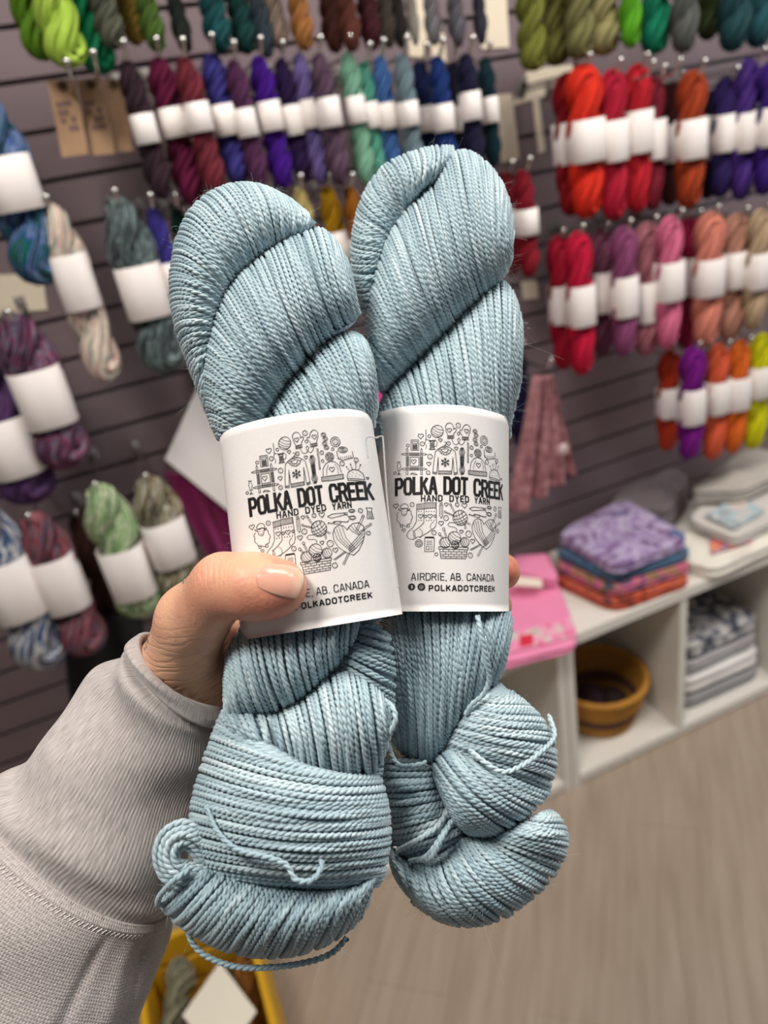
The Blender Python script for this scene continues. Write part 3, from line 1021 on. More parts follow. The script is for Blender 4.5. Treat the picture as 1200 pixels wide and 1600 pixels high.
    o = mesh_np('paper_card', v, [np.array([[i, (i + 1) % 4, 4 + (i + 1) % 4, 4 + i] for i in range(4)] + [[3, 2, 1, 0], [4, 5, 6, 7]])], plain('cream_card', (232, 224, 206), 0.5), None, False, cq.mean(0))
    tag(o, 'square cream paper card laid cornerwise on the yarn in the yellow crate', 'card')

    # cards and tags on the wall
    kraft = NT('kraft_card')
    f = kraft.noise(kraft.coord(), 90, 3)
    kraft.color(kraft.mix(f, lin((176, 140, 108)), lin((190, 154, 120))))
    kraft.set(Roughness=0.8)
    cream = plain('cream_card', (226, 212, 190), 0.6, 0, 0.03)
    ink = plain('dull_violet_ink', (112, 86, 96), 0.7)
    for i, (px, d) in enumerate(((((73, 126), (118, 124), (138, 240), (97, 246)), 'kraft paper hang tag, left one of the pair by the grey-green skein'),
                                 (((120, 124), (160, 122), (180, 240), (141, 243)), 'kraft paper hang tag, right one of the pair by the grey-green skein'),
                                 (((162, 124), (192, 124), (208, 236), (182, 238)), 'kraft hang tag mostly hidden behind the dark plum skein'))):
        o = hang_card('hang_tag', d, 'tag', px, 1.16 + 0.012 * i, 0.002, kraft.m, 'kraft hang tags on the slat wall')
        if i < 2:
            q = np.array([at_y(x, y, 1.16 + 0.012 * i) for x, y in px])
            mid, ux, uz = q.mean(0), np.array([1, 0, 0.0]), np.array([0, 0, 1.0])
            b = MB()
            for k in range(4):
                for s in range(3):
                    if (k + s + i) % 4 == 3:
                        continue
                    x0 = mid[0] - 0.009 + s * 0.0065
                    z0 = mid[2] + 0.014 - k * 0.0095
                    b.box((x0, mid[1] - 0.0008, z0), (x0 + 0.0045, mid[1] - 0.0003, z0 + 0.006))
            b.build('stamp_mark', ink, o, False)
    for px, d in ((((634, -20), (664, -20), (668, 90), (640, 88)), 'cream card strip hanging left of the silver grey skein'),
                  (((746, -30), (790, -30), (796, 74), (752, 76)), 'wide cream card hanging right of the slate navy skein'),
                  (((672, 52), (694, 52), (698, 96), (676, 96)), 'short cream card end between the silver and mid grey skeins'),
                  (((776, 148), (800, 146), (812, 248), (784, 254)), 'tall cream card below the bare upper slats, right of the slim second row'),
                  (((832, 156), (842, 152), (852, 236), (842, 240)), 'narrow cream card left of the big orange-red skein'),
                  (((826, 108), (900, 100), (885, 140), (800, 166)), 'white shelf-talker card sticking out above the orange-red skein'),
                  (((-30, 430), (66, 428), (74, 484), (-30, 492)), 'cream card under the blue and green skein at the left edge'),
                  (((814, 440), (838, 438), (842, 466), (818, 468)), 'small cream card under the crimson slim skein')):
        hang_card('paper_card', d, 'card', px, WALL - 0.0028, 0.002, cream, 'cream cards on the slat wall', False)

    # white panel with the magenta bag behind it
    white_p = plain('glossy_white_card', (232, 226, 224), 0.35)
    hang_card('display_board', 'large white board leaning behind the left held skein', 'board', ((318, 585), (420, 640), (420, 850), (258, 718)), 1.225, 0.004, white_p, None, False)
    def drape(name, label, cat, top, bot, Y, mat, folds, amp, n=60, m_=24, thick=0.003, group=None):
        v = []
        for s in (0, 1):
            for j in range(m_ + 1):
                t = j / m_
                for i in range(n + 1):
                    u = i / n
                    a = at_y(*(np.array(top[0]) * (1 - u) + np.array(top[1]) * u), Y)
                    b = at_y(*(np.array(bot[0]) * (1 - u) + np.array(bot[1]) * u), Y)
                    p = a * (1 - t) + b * t
                    p[1] += amp * math.sin(u * folds * 2 * math.pi + 0.6 * t) * (0.4 + 0.6 * t) + amp * 0.4 * math.sin(u * folds * 4.3 + 2) + s * thick
                    v.append(p)
        k = (m_ + 1) * (n + 1)
        f = []
        for s in (0, 1):
            for j in range(m_):
                for i in range(n):
                    a = s * k + j * (n + 1) + i
                    q = [a, a + 1, a + n + 2, a + n + 1]
                    f.append(q if s else q[::-1])
        rim = [(0, i) for i in range(n)] + [(j, n) for j in range(m_)] + [(m_, i) for i in range(n, 0, -1)] + [(j, 0) for j in range(m_, 0, -1)]
        for a, b in zip(rim, rim[1:] + rim[:1]):
            ia, ib = a[0] * (n + 1) + a[1], b[0] * (n + 1) + b[1]
            f.append([ia, ib, k + ib, k + ia])
        v = np.array(v)
        return tag(mesh_np(name, v, np.array(f), mat, None, True, (v[:, 0].mean(), Y, v[:, 2].max())), label, cat, group)
    mag = cloth_mat('magenta_satin', (132, 26, 88), 0.12)
    mag.node_tree.nodes['Principled BSDF'].inputs['Roughness'].default_value = 0.45
    drape('garment_bag', 'magenta fabric bag hanging behind the white board and thumb', 'bag', ((256, 738), (420, 738)), ((330, 880), (430, 880)), 1.258, mag, 3.2, 0.008)
    drape('garment_bag', 'hot pink fabric bag seen between the two held skeins', 'bag', ((540, 534), (610, 526)), ((556, 800), (650, 796)), 1.262, cloth_mat('hot_pink_satin', (232, 60, 150), 0.1), 1.6, 0.006)
    drape('garment_bag', 'wine red fabric edge above the white board, left of the held yarn', 'bag', ((296, 555), (350, 552)), ((318, 640), (360, 640)), 1.264, cloth_mat('wine_satin', (120, 40, 66), 0.1), 1.6, 0.006)
    drape('dark_filler', 'black drape added to darken the low wall beside the sleeve', 'bag', ((96, 972), (222, 960)), ((120, 1210), (250, 1200)), 1.16, cloth_mat('black_filler_cloth', (24, 22, 24), 0.1), 2.2, 0.008)  # added black drape, stands in for the darkness low on the wall
    sh = drape('knit_shawl', 'dusty pink knitted shawl hanging below the red row', 'shawl', ((836, 588), (864, 586)), ((796, 806), (900, 742)), 1.12, blotch_mat('dusty_pink_knit', [(120, 70, 80), (164, 112, 118), (190, 140, 142)], 60, 0.2), 3.4, 0.014, 70, 30)
    P = at_y(880, 702, 1.098)
    MB().ball(P, (0.0115, 0.004, 0.0115), 10).build('round_badge', plain('pale_badge', (196, 176, 176), 0.4), sh)
    for x, y, yy, d in ((575, 534, 1.25, 'chrome hook carrying the hot pink fabric bag'), (322, 556, 1.25, 'chrome hook carrying the wine red fabric'), (350, 742, 1.246, 'chrome hook carrying the magenta fabric bag'), (360, 606, 1.215, 'chrome hook carrying the large white board')):
        P = at_y(x, y, yy)
        hook(P[0], P[1] - 0.01, P[2] - 0.012, d)
    P = at_y(850, 580, 1.11)
    hook(P[0], P[1] - 0.02, P[2] + 0.004, 'chrome hook carrying the dusty pink knitted shawl')


# ------------------------------------------------------------------ the two held skeins
def mat_hero():
    t = NT('pale_blue_hand_dyed_yarn')
    at = t.node('ShaderNodeAttribute')
    at.attribute_name = 'tone'
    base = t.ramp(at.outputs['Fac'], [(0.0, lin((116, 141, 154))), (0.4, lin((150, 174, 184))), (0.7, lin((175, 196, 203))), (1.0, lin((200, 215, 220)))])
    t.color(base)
    t.set(Roughness=0.40, Sheen_Weight=0.25, Sheen_Roughness=0.4)
    t.b.inputs['Specular IOR Level'].default_value = 0.4
    return t.m


HERO = mat_hero()


def pl(pts, t):
    """polyline value at normalised index t"""
    p = np.asarray(pts, float)
    k = np.linspace(0, 1, len(p))
    return np.stack([np.interp(t, k, p[:, 0]), np.interp(t, k, p[:, 1])], -1)


def smooth_pl(pts, n=60):
    p = np.asarray(pts, float)
    if len(p) < 3:
        return pl(p, np.linspace(0, 1, n))
    s = spline(np.column_stack([p, np.zeros(len(p))]), 10)[:, :2]
    return pl(s, np.linspace(0, 1, n))


class Skein:
    """collects yarn strands given as lines seen on the hank, each lobe with its own depth and thickness"""

    def __init__(s, depth, r=0.00088):
        s.depth, s.r = depth, r
        s.V, s.F, s.T, s.n = [], [], [], 0
        s.sparks = []

    def _put(s, v, f, tone):
        s.V.append(v)
        s.F.append(f + s.n)
        s.T.append(tone)
        s.n += len(v)

    def world(s, xy, z):
        d = s.depth(xy[:, 1]) + z
        return EYEP + d[:, None] * (FWD + ((xy[:, 0] - 600) / FPX)[:, None] * RGT - ((xy[:, 1] - 800) / FPX)[:, None] * UPV)

    def ply_strand(s, p, r, tone0):
        p, arc = resample(p, 0.0005)
        if len(p) < 5:
            return
        m_ = len(p)
        ph = RNG.uniform(0, 6.28)
        pitch = 0.0047 * RNG.uniform(0.9, 1.15)
        _, n, b = frames(p)
        tone = np.clip(tone0 + 0.10 * np.sin(arc * 1000 / 9 + ph * 3) + RNG.normal(0, 0.05), 0, 1)
        for k in (0, 1):
            a = -2 * math.pi * arc / pitch + ph + math.pi * k
            c = p + 0.37 * r * (np.cos(a)[:, None] * n + np.sin(a)[:, None] * b)
            v, f = tube_arrays(c, 0.60 * r, 6)
            s._put(v, f, np.repeat(np.clip(tone + (0.07 if k else -0.03), 0, 1), 6))
        if RNG.random() < 0.7:
            i = RNG.integers(1, m_ - 1)
            s.sparks.append((p[i], n[i], b[i], r))

    def plain_strand(s, p, r, tone0, sides=5):
        v, f = tube_arrays(p, r, sides)
        s._put(v, f, np.full(len(v), tone0))

    def lobe(s, curves, n, bulge, back=None, off=(0, 0), tone=0.5, r=None, edge=0.9, jit=1.0, mid=(0, 0), wrap=0.10, trange=(0, 1), core=True, sl=0.0, tuck=0.0):
        """curves: from where strands start to where they end (2, 3 or more lines); bulge: how far the middle stands towards the viewer"""
        r = r or s.r
        seg = np.max([np.linalg.norm(np.diff(smooth_pl(c, 61), axis=0), axis=1) for c in curves], axis=0)
        tk, cum = np.linspace(0, 1, 61), np.concatenate([[0], np.cumsum(seg)])
        c0, c1 = np.interp(trange[0], tk, cum), np.interp(trange[1], tk, cum)
        dm = float(np.mean(s.depth(np.array([y for c in curves for _, y in c]))))
        back = bulge * 0.8 if back is None else back
        C = [smooth_pl(c) for c in curves]
        if len(C) == 2:
            mm = (C[0] + C[1]) / 2
            w = np.sin(np.linspace(0, math.pi, len(mm)))[:, None] ** 0.5
            C = [C[0], mm + np.array(mid) * w, C[1]]

        n = max(4, int((c1 - c0) / (2 * r * FPX / dm * 0.91)))
        if tuck:
            dd = C[-1] - C[-2]
            C[-1] = C[-1] + dd / (np.linalg.norm(dd, axis=1)[:, None] + 1e-6) * tuck

        def path(t, v):
            k = np.array([pl(c, np.array([t]))[0] for c in C])
            if len(k) == 3:
                v = v[:, None]
                return k[0] * (1 - v) * (1 - 2 * v) + 4 * k[1] * v * (1 - v) + k[2] * v * (2 * v - 1)
            sp = spline(np.column_stack([k, np.zeros(len(k))]), 16)[:, :2]
            return pl(sp, v)

        def prof(t):
            return math.sqrt(max(0.02, 1 - edge * (2 * t - 1) ** 2))

        lo, hi = -wrap * math.pi, (1 + wrap) * math.pi
        for i in range(n):
            t = float(np.interp(c0 + (c1 - c0) * (i + 0.5 + jit * RNG.uniform(-0.30, 0.30)) / n, cum, tk))
            t1 = min(1, max(0, t + jit * RNG.normal(0, 0.35) / n))
            for front in (True, False):
                ph = np.linspace(lo, hi, 46) if front else np.linspace(hi, 2 * math.pi + lo, 22)
                v = (1 - np.cos(ph)) / 2
                k0, k1 = path(min(1, max(0, t + sl / 2)), v), path(min(1, max(0, t1 - sl / 2)), v)
                q = np.clip(ph / math.pi if front else (2 * math.pi - ph) / math.pi, -0.3, 1.3)[:, None]
                xy = k0 * (1 - q) + k1 * q
                sn = np.sin(ph)
                h = np.where(sn > 0, bulge, back) * prof(t)
                wob = jit * 0.00028 * (np.sin(ph * 3 + i * 1.7) + np.sin(ph * 5.3 + i * 2.9))
                z = off[0] * (1 - v) + off[1] * v - h * sn + (wob + jit * RNG.normal(0, 0.00022) if front else 0)
                xy = xy + (jit * 0.9 * np.sin(ph * 2 + RNG.uniform(0, 6)))[:, None] * np.array([0.7, 0.3])
                p = s.world(xy, z)
                if front:
                    s.ply_strand(p, r * RNG.uniform(0.93, 1.07), tone + RNG.normal(0, 0.10))
                else:
                    s.plain_strand(p, r, tone)
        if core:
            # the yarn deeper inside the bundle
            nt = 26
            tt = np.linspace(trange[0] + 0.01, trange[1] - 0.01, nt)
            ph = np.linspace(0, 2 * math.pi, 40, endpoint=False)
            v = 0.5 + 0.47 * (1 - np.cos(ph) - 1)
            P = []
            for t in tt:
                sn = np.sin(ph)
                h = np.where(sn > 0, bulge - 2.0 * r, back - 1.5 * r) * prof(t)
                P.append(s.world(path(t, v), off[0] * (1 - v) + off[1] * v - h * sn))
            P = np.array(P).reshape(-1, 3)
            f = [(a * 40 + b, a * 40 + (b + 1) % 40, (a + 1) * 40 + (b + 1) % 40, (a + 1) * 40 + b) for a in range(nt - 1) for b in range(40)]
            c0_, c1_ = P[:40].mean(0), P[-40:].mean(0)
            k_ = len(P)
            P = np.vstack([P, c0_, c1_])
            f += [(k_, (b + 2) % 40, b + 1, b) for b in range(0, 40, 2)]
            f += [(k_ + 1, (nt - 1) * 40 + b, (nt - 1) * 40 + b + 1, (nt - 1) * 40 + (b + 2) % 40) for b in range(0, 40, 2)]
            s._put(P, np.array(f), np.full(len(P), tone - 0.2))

    def loose(s, pts, z, r=None, tone=0.6):
        """one strand that has come away: (x, y) points with a depth each"""
        sp = spline(np.column_stack([np.array(pts, float), np.array(z, float)]), 14)
        s.ply_strand(s.world(sp[:, :2], sp[:, 2]), r or s.r, tone)

    def build(s, root):
        v, f, t = np.vstack(s.V), np.vstack(s.F), np.concatenate(s.T)
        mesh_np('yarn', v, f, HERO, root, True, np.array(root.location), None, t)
        # metal glitter spun into the yarn and the fine halo of fibre ends
        b = MB()
        for p, n, bb, r in s.sparks:
            a = RNG.uniform(0, 6.28)
            d = math.cos(a) * n + math.sin(a) * bb
            q = p + d * r * 1.02
            e = np.cross(d, RNG.normal(size=3))
            e /= np.linalg.norm(e)
            w = np.cross(d, e)
            L, W = RNG.uniform(0.0002, 0.0006), RNG.uniform(0.00005, 0.0001)
            tl = d * RNG.uniform(-0.0001, 0.0001)
            b.add([q - e * L - w * W - tl, q + e * L - w * W + tl, q + e * L + w * W + tl, q - e * L + w * W - tl, q + d * 0.00008], [], [(0, 1, 4), (1, 2, 4), (2, 3, 4), (3, 0, 4)])
        g = b.build('metallic_fleck', plain('silver_lurex', (240, 242, 244), 0.3, 1.0), root, False)
        g['kind'] = 'stuff'
        b = MB()
        idx = RNG.integers(0, len(v), 6000)
        c = v.mean(0)
        for i in idx:
            p = v[i]
            d = RNG.normal(size=3)
            d /= np.linalg.norm(d)
            L = RNG.uniform(0.0015, 0.0045) if RNG.random() < 0.93 else RNG.uniform(0.004, 0.009)
            k = RNG.normal(size=3) * 0.5
            pts = np.array([p + d * L * u + k * L * u * u for u in np.linspace(0, 1, 6)])
            vv, ff = tube_arrays(pts, np.linspace(0.00003, 0.000014, 6), 3)
            b.add(vv, ff)
        g = b.build('fibre_halo', plain('pale_fibre', (186, 204, 208), 0.6), root)
        g['kind'] = 'stuff'


def depth_left(y):
    return 0.2745 - 0.022 * (np.asarray(y, float) - 290) / 1220


def depth_right(y):
    return 0.3035 - 0.020 * (np.asarray(y, float) - 230) / 1210


def left_skein():
    root = empty('yarn_skein', at_depth(460, 900, 0.266), 'pale blue twisted yarn skein held in front, under the thumb, with tilted white label', 'yarn skein', 'pale blue skeins held in the hand')
    s = Skein(depth_left)
    # yarn deep inside the hank
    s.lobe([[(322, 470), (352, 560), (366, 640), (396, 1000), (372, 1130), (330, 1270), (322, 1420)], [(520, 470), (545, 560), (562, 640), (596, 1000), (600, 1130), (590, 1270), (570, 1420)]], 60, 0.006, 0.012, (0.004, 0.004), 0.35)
    # top loop of the hank
    s.lobe([[(500, 352), (452, 311), (400, 288), (355, 290), (318, 309), (290, 340), (274, 385), (267, 430), (269, 478), (279, 525), (297, 575), (322, 640)],
            [(482, 362), (443, 376), (418, 392), (396, 410), (376, 428), (360, 446), (350, 463), (342, 482), (336, 505), (331, 530), (328, 560), (332, 610)]],
           52, 0.019, 0.016, (0.002, 0.004), 0.62, mid=(4, -4), sl=0.07, tuck=10)
    # second lobe
    s.lobe([[(551, 427), (532, 389), (507, 360), (480, 358), (452, 368), (430, 380), (404, 398), (376, 420), (354, 446), (336, 482), (321, 530), (316, 580), (320, 620), (328, 655), (340, 684)],
            [(560, 484), (552, 492), (538, 504), (520, 520), (500, 537), (482, 555), (466, 574), (450, 594), (437, 612), (426, 630), (417, 646), (409, 660), (400, 676), (390, 692), (378, 708)]],
           46, 0.023, 0.016, (0.001, 0.001), 0.58, mid=(-2, 4), sl=0.06, tuck=5)
    # third lobe, running under the label
    s.lobe([[(398, 690), (410, 662), (424, 636), (442, 608), (462, 582), (484, 558), (506, 538), (528, 524), (550, 520), (568, 530), (580, 556)],
            [(372, 760), (412, 766), (446, 762), (478, 756), (508, 748), (536, 738), (560, 722), (569, 704), (580, 680), (588, 640), (586, 600)]],
           36, 0.021, 0.016, (0.0, 0.007), 0.52, mid=(10, -6), sl=-0.05)
    # yarn inside the paper band
    s.lobe([[(352, 700), (356, 760), (362, 820), (368, 880), (374, 940), (380, 990)], [(574, 680), (584, 740), (592, 800), (600, 850), (606, 900), (612, 950)]], 26, 0.013, 0.013, (0.001, 0.001), 0.4)
    # first lobe below the label
    s.lobe([[(352, 1085), (352, 1045), (362, 1005), (384, 975), (420, 962), (460, 952), (500, 944), (540, 935), (572, 930)],
            [(352, 1120), (372, 1118), (398, 1112), (428, 1108), (456, 1097), (482, 1077), (510, 1050), (538, 1018), (562, 985)]],
           34, 0.021, 0.016, (0.007, 0.0), 0.50, mid=(-6, 6), r=0.00096, sl=0.05, tuck=6)
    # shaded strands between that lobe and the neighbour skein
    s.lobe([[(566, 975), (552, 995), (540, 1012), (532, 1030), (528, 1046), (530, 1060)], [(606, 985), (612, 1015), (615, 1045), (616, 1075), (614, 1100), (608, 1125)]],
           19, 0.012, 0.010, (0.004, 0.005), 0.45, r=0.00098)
    # fat lobe in the middle of the lower half
    s.lobe([[(398, 1120), (424, 1112), (452, 1102), (478, 1086), (504, 1064), (530, 1050), (552, 1052), (574, 1062), (594, 1082), (606, 1104)],
            [(428, 1186), (450, 1200), (476, 1212), (502, 1220), (528, 1224), (552, 1222), (574, 1212), (592, 1194), (604, 1168), (610, 1138)]],
           40, 0.021, 0.016, (0.0, 0.0), 0.62, mid=(3, 0), r=0.00102)
    s.lobe([[(342, 1122), (358, 1116), (378, 1114), (402, 1114), (424, 1112)], [(372, 1152), (390, 1168), (408, 1180), (424, 1188), (440, 1196)]], 15, 0.012, 0.012, (-0.004, -0.005), 0.62, r=0.00108)
    # the bundle wrapped across the bottom
    s.lobe([[(352, 1108), (342, 1128), (331, 1156), (320, 1186), (311, 1214), (303, 1244), (299, 1274), (300, 1304), (307, 1332), (320, 1356), (340, 1378)],
            [(470, 1196), (540, 1216), (588, 1214), (599, 1234), (604, 1256), (607, 1280), (608, 1304), (606, 1328), (602, 1350), (597, 1370), (588, 1388)]],
           36, 0.027, 0.018, (-0.001, 0.0), 0.60, mid=(0, 20), r=0.00108, wrap=0.12, sl=0.03)
    # fan of strands at the very bottom
    s.lobe([[(300, 1340), (325, 1350), (352, 1360), (382, 1370), (412, 1378), (442, 1384), (474, 1388), (506, 1389), (538, 1386), (566, 1378), (590, 1364)],
            [(250, 1412), (272, 1438), (300, 1458), (332, 1476), (366, 1488), (402, 1494), (438, 1494), (474, 1488), (510, 1474), (546, 1450), (580, 1416)]],
           36, 0.020, 0.017, (-0.002, 0.001), 0.45, mid=(-4, 2), r=0.00102, sl=0.11)
    # curled loop at the left
    hub = np.array([288, 1336])
    rows = []
    for a in (10, -40, -90, -140, -185, -225, -265, -295):
        u = np.array([math.cos(math.radians(a)), math.sin(math.radians(a))])
        rows.append([tuple(hub + u * q * np.array([0.86, 1.0])) for q in (9, 24, 40, 57)])
    rows.append([(330, 1358), (338, 1372), (340, 1388), (336, 1406)])
    rows[0] = [(318, 1362), (325, 1345), (332, 1330), (338, 1312)]
    s.lobe(rows, 8, 0.008, 0.008, (-0.006, -0.006), 0.66, r=0.00120, edge=0.95, jit=0.6, wrap=0.03, core=False)
    # strands that have come loose
    s.loose([(548, 478), (556, 486), (553, 500), (540, 512), (520, 521)], [-0.004, 0.0, 0.002, -0.004, -0.006])
    s.loose([(594, 1090), (612, 1104), (618, 1124), (608, 1148), (596, 1166)], [-0.004, -0.012, -0.014, -0.012, -0.004], 0.00108)
    s.loose([(262, 1392), (248, 1412), (250, 1400), (272, 1376), (296, 1358)], [0.002, -0.004, -0.010, -0.016, -0.014], 0.00115)
    s.loose([(292, 1440), (300, 1472), (326, 1496), (372, 1511), (430, 1511), (486, 1502), (520, 1488), (542, 1466)], [0.0, 0.002, 0.002, 0.001, 0.001, 0.001, 0.001, 0.0], 0.00115, 0.4)
    s.loose([(322, 1260), (340, 1300), (372, 1328), (420, 1340), (448, 1352), (462, 1374), (486, 1376), (500, 1360), (503, 1344)], [-0.016, -0.024, -0.028, -0.030, -0.030, -0.031, -0.032, -0.031, -0.029], 0.00105, 0.35)
    s.build(root)
    return root


def right_skein():
    root = empty('yarn_skein', at_depth(715, 850, 0.293), 'pale blue twisted yarn skein held behind and right of the other, with upright white label', 'yarn skein', 'pale blue skeins held in the hand')
    s = Skein(depth_right, 0.00094)
    # yarn deep inside the hank
    s.lobe([[(598, 340), (606, 500), (618, 700), (628, 950), (628, 1150), (636, 1370)], [(770, 340), (786, 500), (776, 700), (778, 950), (780, 1130), (826, 1300)]], 60, 0.006, 0.012, (0.004, 0.004), 0.35)
    # left rim of the top loop
    s.lobe([[(598, 262), (578, 288), (562, 322), (553, 358), (550, 395), (552, 430), (560, 465), (574, 505)],
            [(634, 326), (626, 342), (615, 356), (606, 372), (600, 392), (595, 415), (590, 445), (586, 480)]], 26, 0.014, 0.016, (0.003, 0.004), 0.55, mid=(2, -2), sl=-0.10, tuck=8)
    # the crown of the loop
    s.lobe([[(590, 272), (606, 256), (628, 244), (652, 236), (672, 231), (692, 229), (710, 230)],
            [(626, 326), (634, 320), (643, 312), (652, 303), (662, 295), (676, 286), (690, 270)]], 24, 0.016, 0.016, (0.002, 0.004), 0.60, mid=(8, 2), tuck=8)
    # big upper lobe
    s.lobe([[(582, 590), (574, 552), (573, 510), (580, 455), (592, 405), (605, 370), (628, 338), (653, 309), (675, 289), (689, 268), (703, 243), (730, 236), (764, 259), (788, 296), (800, 340), (801, 380)],
            [(594, 616), (606, 602), (622, 585), (640, 568), (658, 552), (676, 535), (694, 517), (711, 500), (728, 483), (744, 469), (758, 457), (772, 444), (785, 428), (794, 412), (799, 396)]],
           52, 0.025, 0.018, (0.0, 0.001), 0.60, mid=(-4, 4), sl=-0.05, tuck=5)
    # second lobe, running under the label
    s.lobe([[(586, 668), (590, 642), (602, 618), (622, 594), (645, 572), (668, 548), (690, 524), (713, 500), (738, 474), (762, 448), (784, 440), (800, 456), (812, 492), (816, 530)],
            [(590, 740), (606, 742), (628, 744), (650, 745), (672, 745), (694, 744), (716, 742), (738, 738), (756, 732), (770, 722), (780, 708), (790, 684), (800, 648), (812, 598)]],
           48, 0.023, 0.018, (0.0, 0.007), 0.62, mid=(4, 4), sl=-0.04)
    s.lobe([[(770, 600), (785, 612), (797, 626)], [(772, 700), (785, 696), (796, 684)]], 7, 0.008, 0.010, (0.006, 0.006), 0.5)
    # yarn inside the paper band
    s.lobe([[(596, 690), (600, 760), (604, 830), (606, 900), (606, 960)], [(788, 690), (788, 760), (787, 830), (786, 900), (786, 960)]], 26, 0.013, 0.013, (0.001, 0.001), 0.4)
    # long lobe below the label, its shade painted in by a lower tone
    s.lobe([[(606, 1060), (603, 1000), (612, 955), (634, 935), (658, 925), (684, 921), (710, 920), (736, 922), (762, 928), (784, 940), (798, 965), (798, 1000)],
            [(612, 1150), (622, 1168), (636, 1180), (652, 1190), (668, 1194), (680, 1190), (692, 1174), (708, 1150), (726, 1124), (746, 1098), (768, 1074), (786, 1046)]],
           40, 0.022, 0.016, (0.005, 0.002), 0.40, mid=(2, 0), sl=-0.03)
    s.lobe([[(588, 925), (592, 960), (598, 1000)], [(664, 918), (656, 950), (640, 988)]], 8, 0.008, 0.008, (0.008, 0.003), 0.4)
    # banded lobe at the right
    s.lobe([[(752, 1086), (736, 1098), (724, 1112), (714, 1126), (706, 1140), (700, 1152), (696, 1162), (694, 1172), (696, 1184)],
            [(782, 1064), (806, 1086), (828, 1104), (846, 1124), (860, 1146), (867, 1170), (868, 1192), (864, 1214), (857, 1236)]],
           19, 0.018, 0.014, (-0.002, 0.0), 0.75, mid=(0, 6), r=0.00106, sl=-0.18)
    # lobe crossing the middle
    s.lobe([[(706, 1276), (692, 1246), (680, 1214), (680, 1192), (690, 1178), (704, 1172), (722, 1176), (745, 1186)],
            [(732, 1304), (750, 1306), (768, 1305), (786, 1299), (804, 1290), (822, 1276), (840, 1258), (856, 1240)]],
           24, 0.022, 0.014, (-0.004, -0.002), 0.50, mid=(-6, 10), r=0.00108, sl=-0.06)
    # left part with level strands
    s.lobe([[(582, 1184), (586, 1208), (594, 1232), (602, 1258), (608, 1282), (612, 1304), (618, 1324), (630, 1340), (652, 1346)],
            [(668, 1188), (676, 1206), (683, 1226), (690, 1246), (698, 1262), (708, 1276), (718, 1290), (722, 1304), (716, 1318)]],
           22, 0.016, 0.014, (0.003, -0.001), 0.58, mid=(0, 4), r=0.00118)
    # fold at the lower right
    s.lobe([[(846, 1272), (822, 1284), (800, 1294), (780, 1302), (764, 1310), (752, 1318)], [(852, 1262), (872, 1276), (884, 1296), (886, 1318), (880, 1340), (870, 1356)]],
           13, 0.015, 0.013, (-0.002, 0.001), 0.72, mid=(2, 2), r=0.00106, sl=-0.16)
    # bottom of the hank
    s.lobe([[(600, 1312), (616, 1336), (642, 1350), (668, 1346), (688, 1334), (704, 1322), (722, 1312), (742, 1310), (762, 1314)],
            [(648, 1412), (686, 1437), (722, 1446), (754, 1444), (786, 1434), (814, 1416), (838, 1396), (860, 1374), (876, 1352)]],
           32, 0.021, 0.016, (-0.002, 0.002), 0.55, mid=(-12, 14), r=0.00106, sl=0.10)
    s.lobe([[(602, 1312), (616, 1330), (634, 1344)], [(622, 1376), (646, 1404), (684, 1432)]], 8, 0.012, 0.012, (0.003, 0.003), 0.4, mid=(-6, 6), r=0.00106)
    # loose strands
    s.loose([(746, 962), (752, 990), (760, 1030), (764, 1062), (754, 1086), (738, 1100), (728, 1116)], [-0.019, -0.022, -0.021, -0.018, -0.017, -0.016, -0.014], 0.00112, 0.55)
    s.loose([(606, 1152), (612, 1180), (624, 1196), (644, 1197), (666, 1192)], [-0.004, -0.012, -0.016, -0.020, -0.020], 0.00116, 0.66)
    s.loose([(858, 1118), (866, 1150), (846, 1174), (816, 1196), (786, 1206), (756, 1190), (734, 1172)], [-0.002, -0.010, -0.018, -0.022, -0.024, -0.023, -0.018], 0.00112, 0.7)
    s.loose([(620, 1330), (650, 1314), (682, 1292), (700, 1264)], [-0.010, -0.018, -0.018, -0.014], 0.00118, 0.66)
    s.loose([(660, 1345), (676, 1338), (690, 1310), (706, 1282)], [-0.014, -0.020, -0.022, -0.018], 0.00118, 0.66)
    s.loose([(640, 1346), (664, 1340), (680, 1322), (696, 1296)], [-0.010, -0.017, -0.020, -0.018], 0.00118, 0.6)
    s.build(root)
    return root


# ------------------------------------------------------------------ printed paper bands
# the printed field is laid out in a flat 1473-unit-high frame; x as on the upright band


def flat_x(x):
    x = np.asarray(x, float)
    return np.where(x < 550, x, 550 + 480 * np.arcsin(np.clip((x - 550) / 480, -1, 0.999)))


def unflat_x(s):
    s = np.asarray(s, float)
    return np.where(s < 550, s, 550 + 480 * np.sin(np.clip((s - 550) / 480, -9, 1.52)))


TOPR = np.array([(80, 150), (110, 112), (160, 92), (250, 72), (400, 58), (550, 54), (700, 62), (850, 90), (950, 118), (1010, 142), (1032, 168)], float)


def top_r(x):
    return np.interp(x, TOPR[:, 0], TOPR[:, 1])


def to_flat(p):
    """seen point on the upright band -> flat print coordinates"""
    p = np.asarray(p, float)
    t = (p[:, 1] - top_r(p[:, 0])) / (1533 - top_r(p[:, 0]))
    return np.column_stack([flat_x(p[:, 0]), 54 + t * 1479])


# section of a band: half of a flattened tube, u in [0, 1] across the front, depth towards the viewer
def sect(u, p):
    return (1 - np.abs(2 * u - 1) ** p) ** (1 / p)


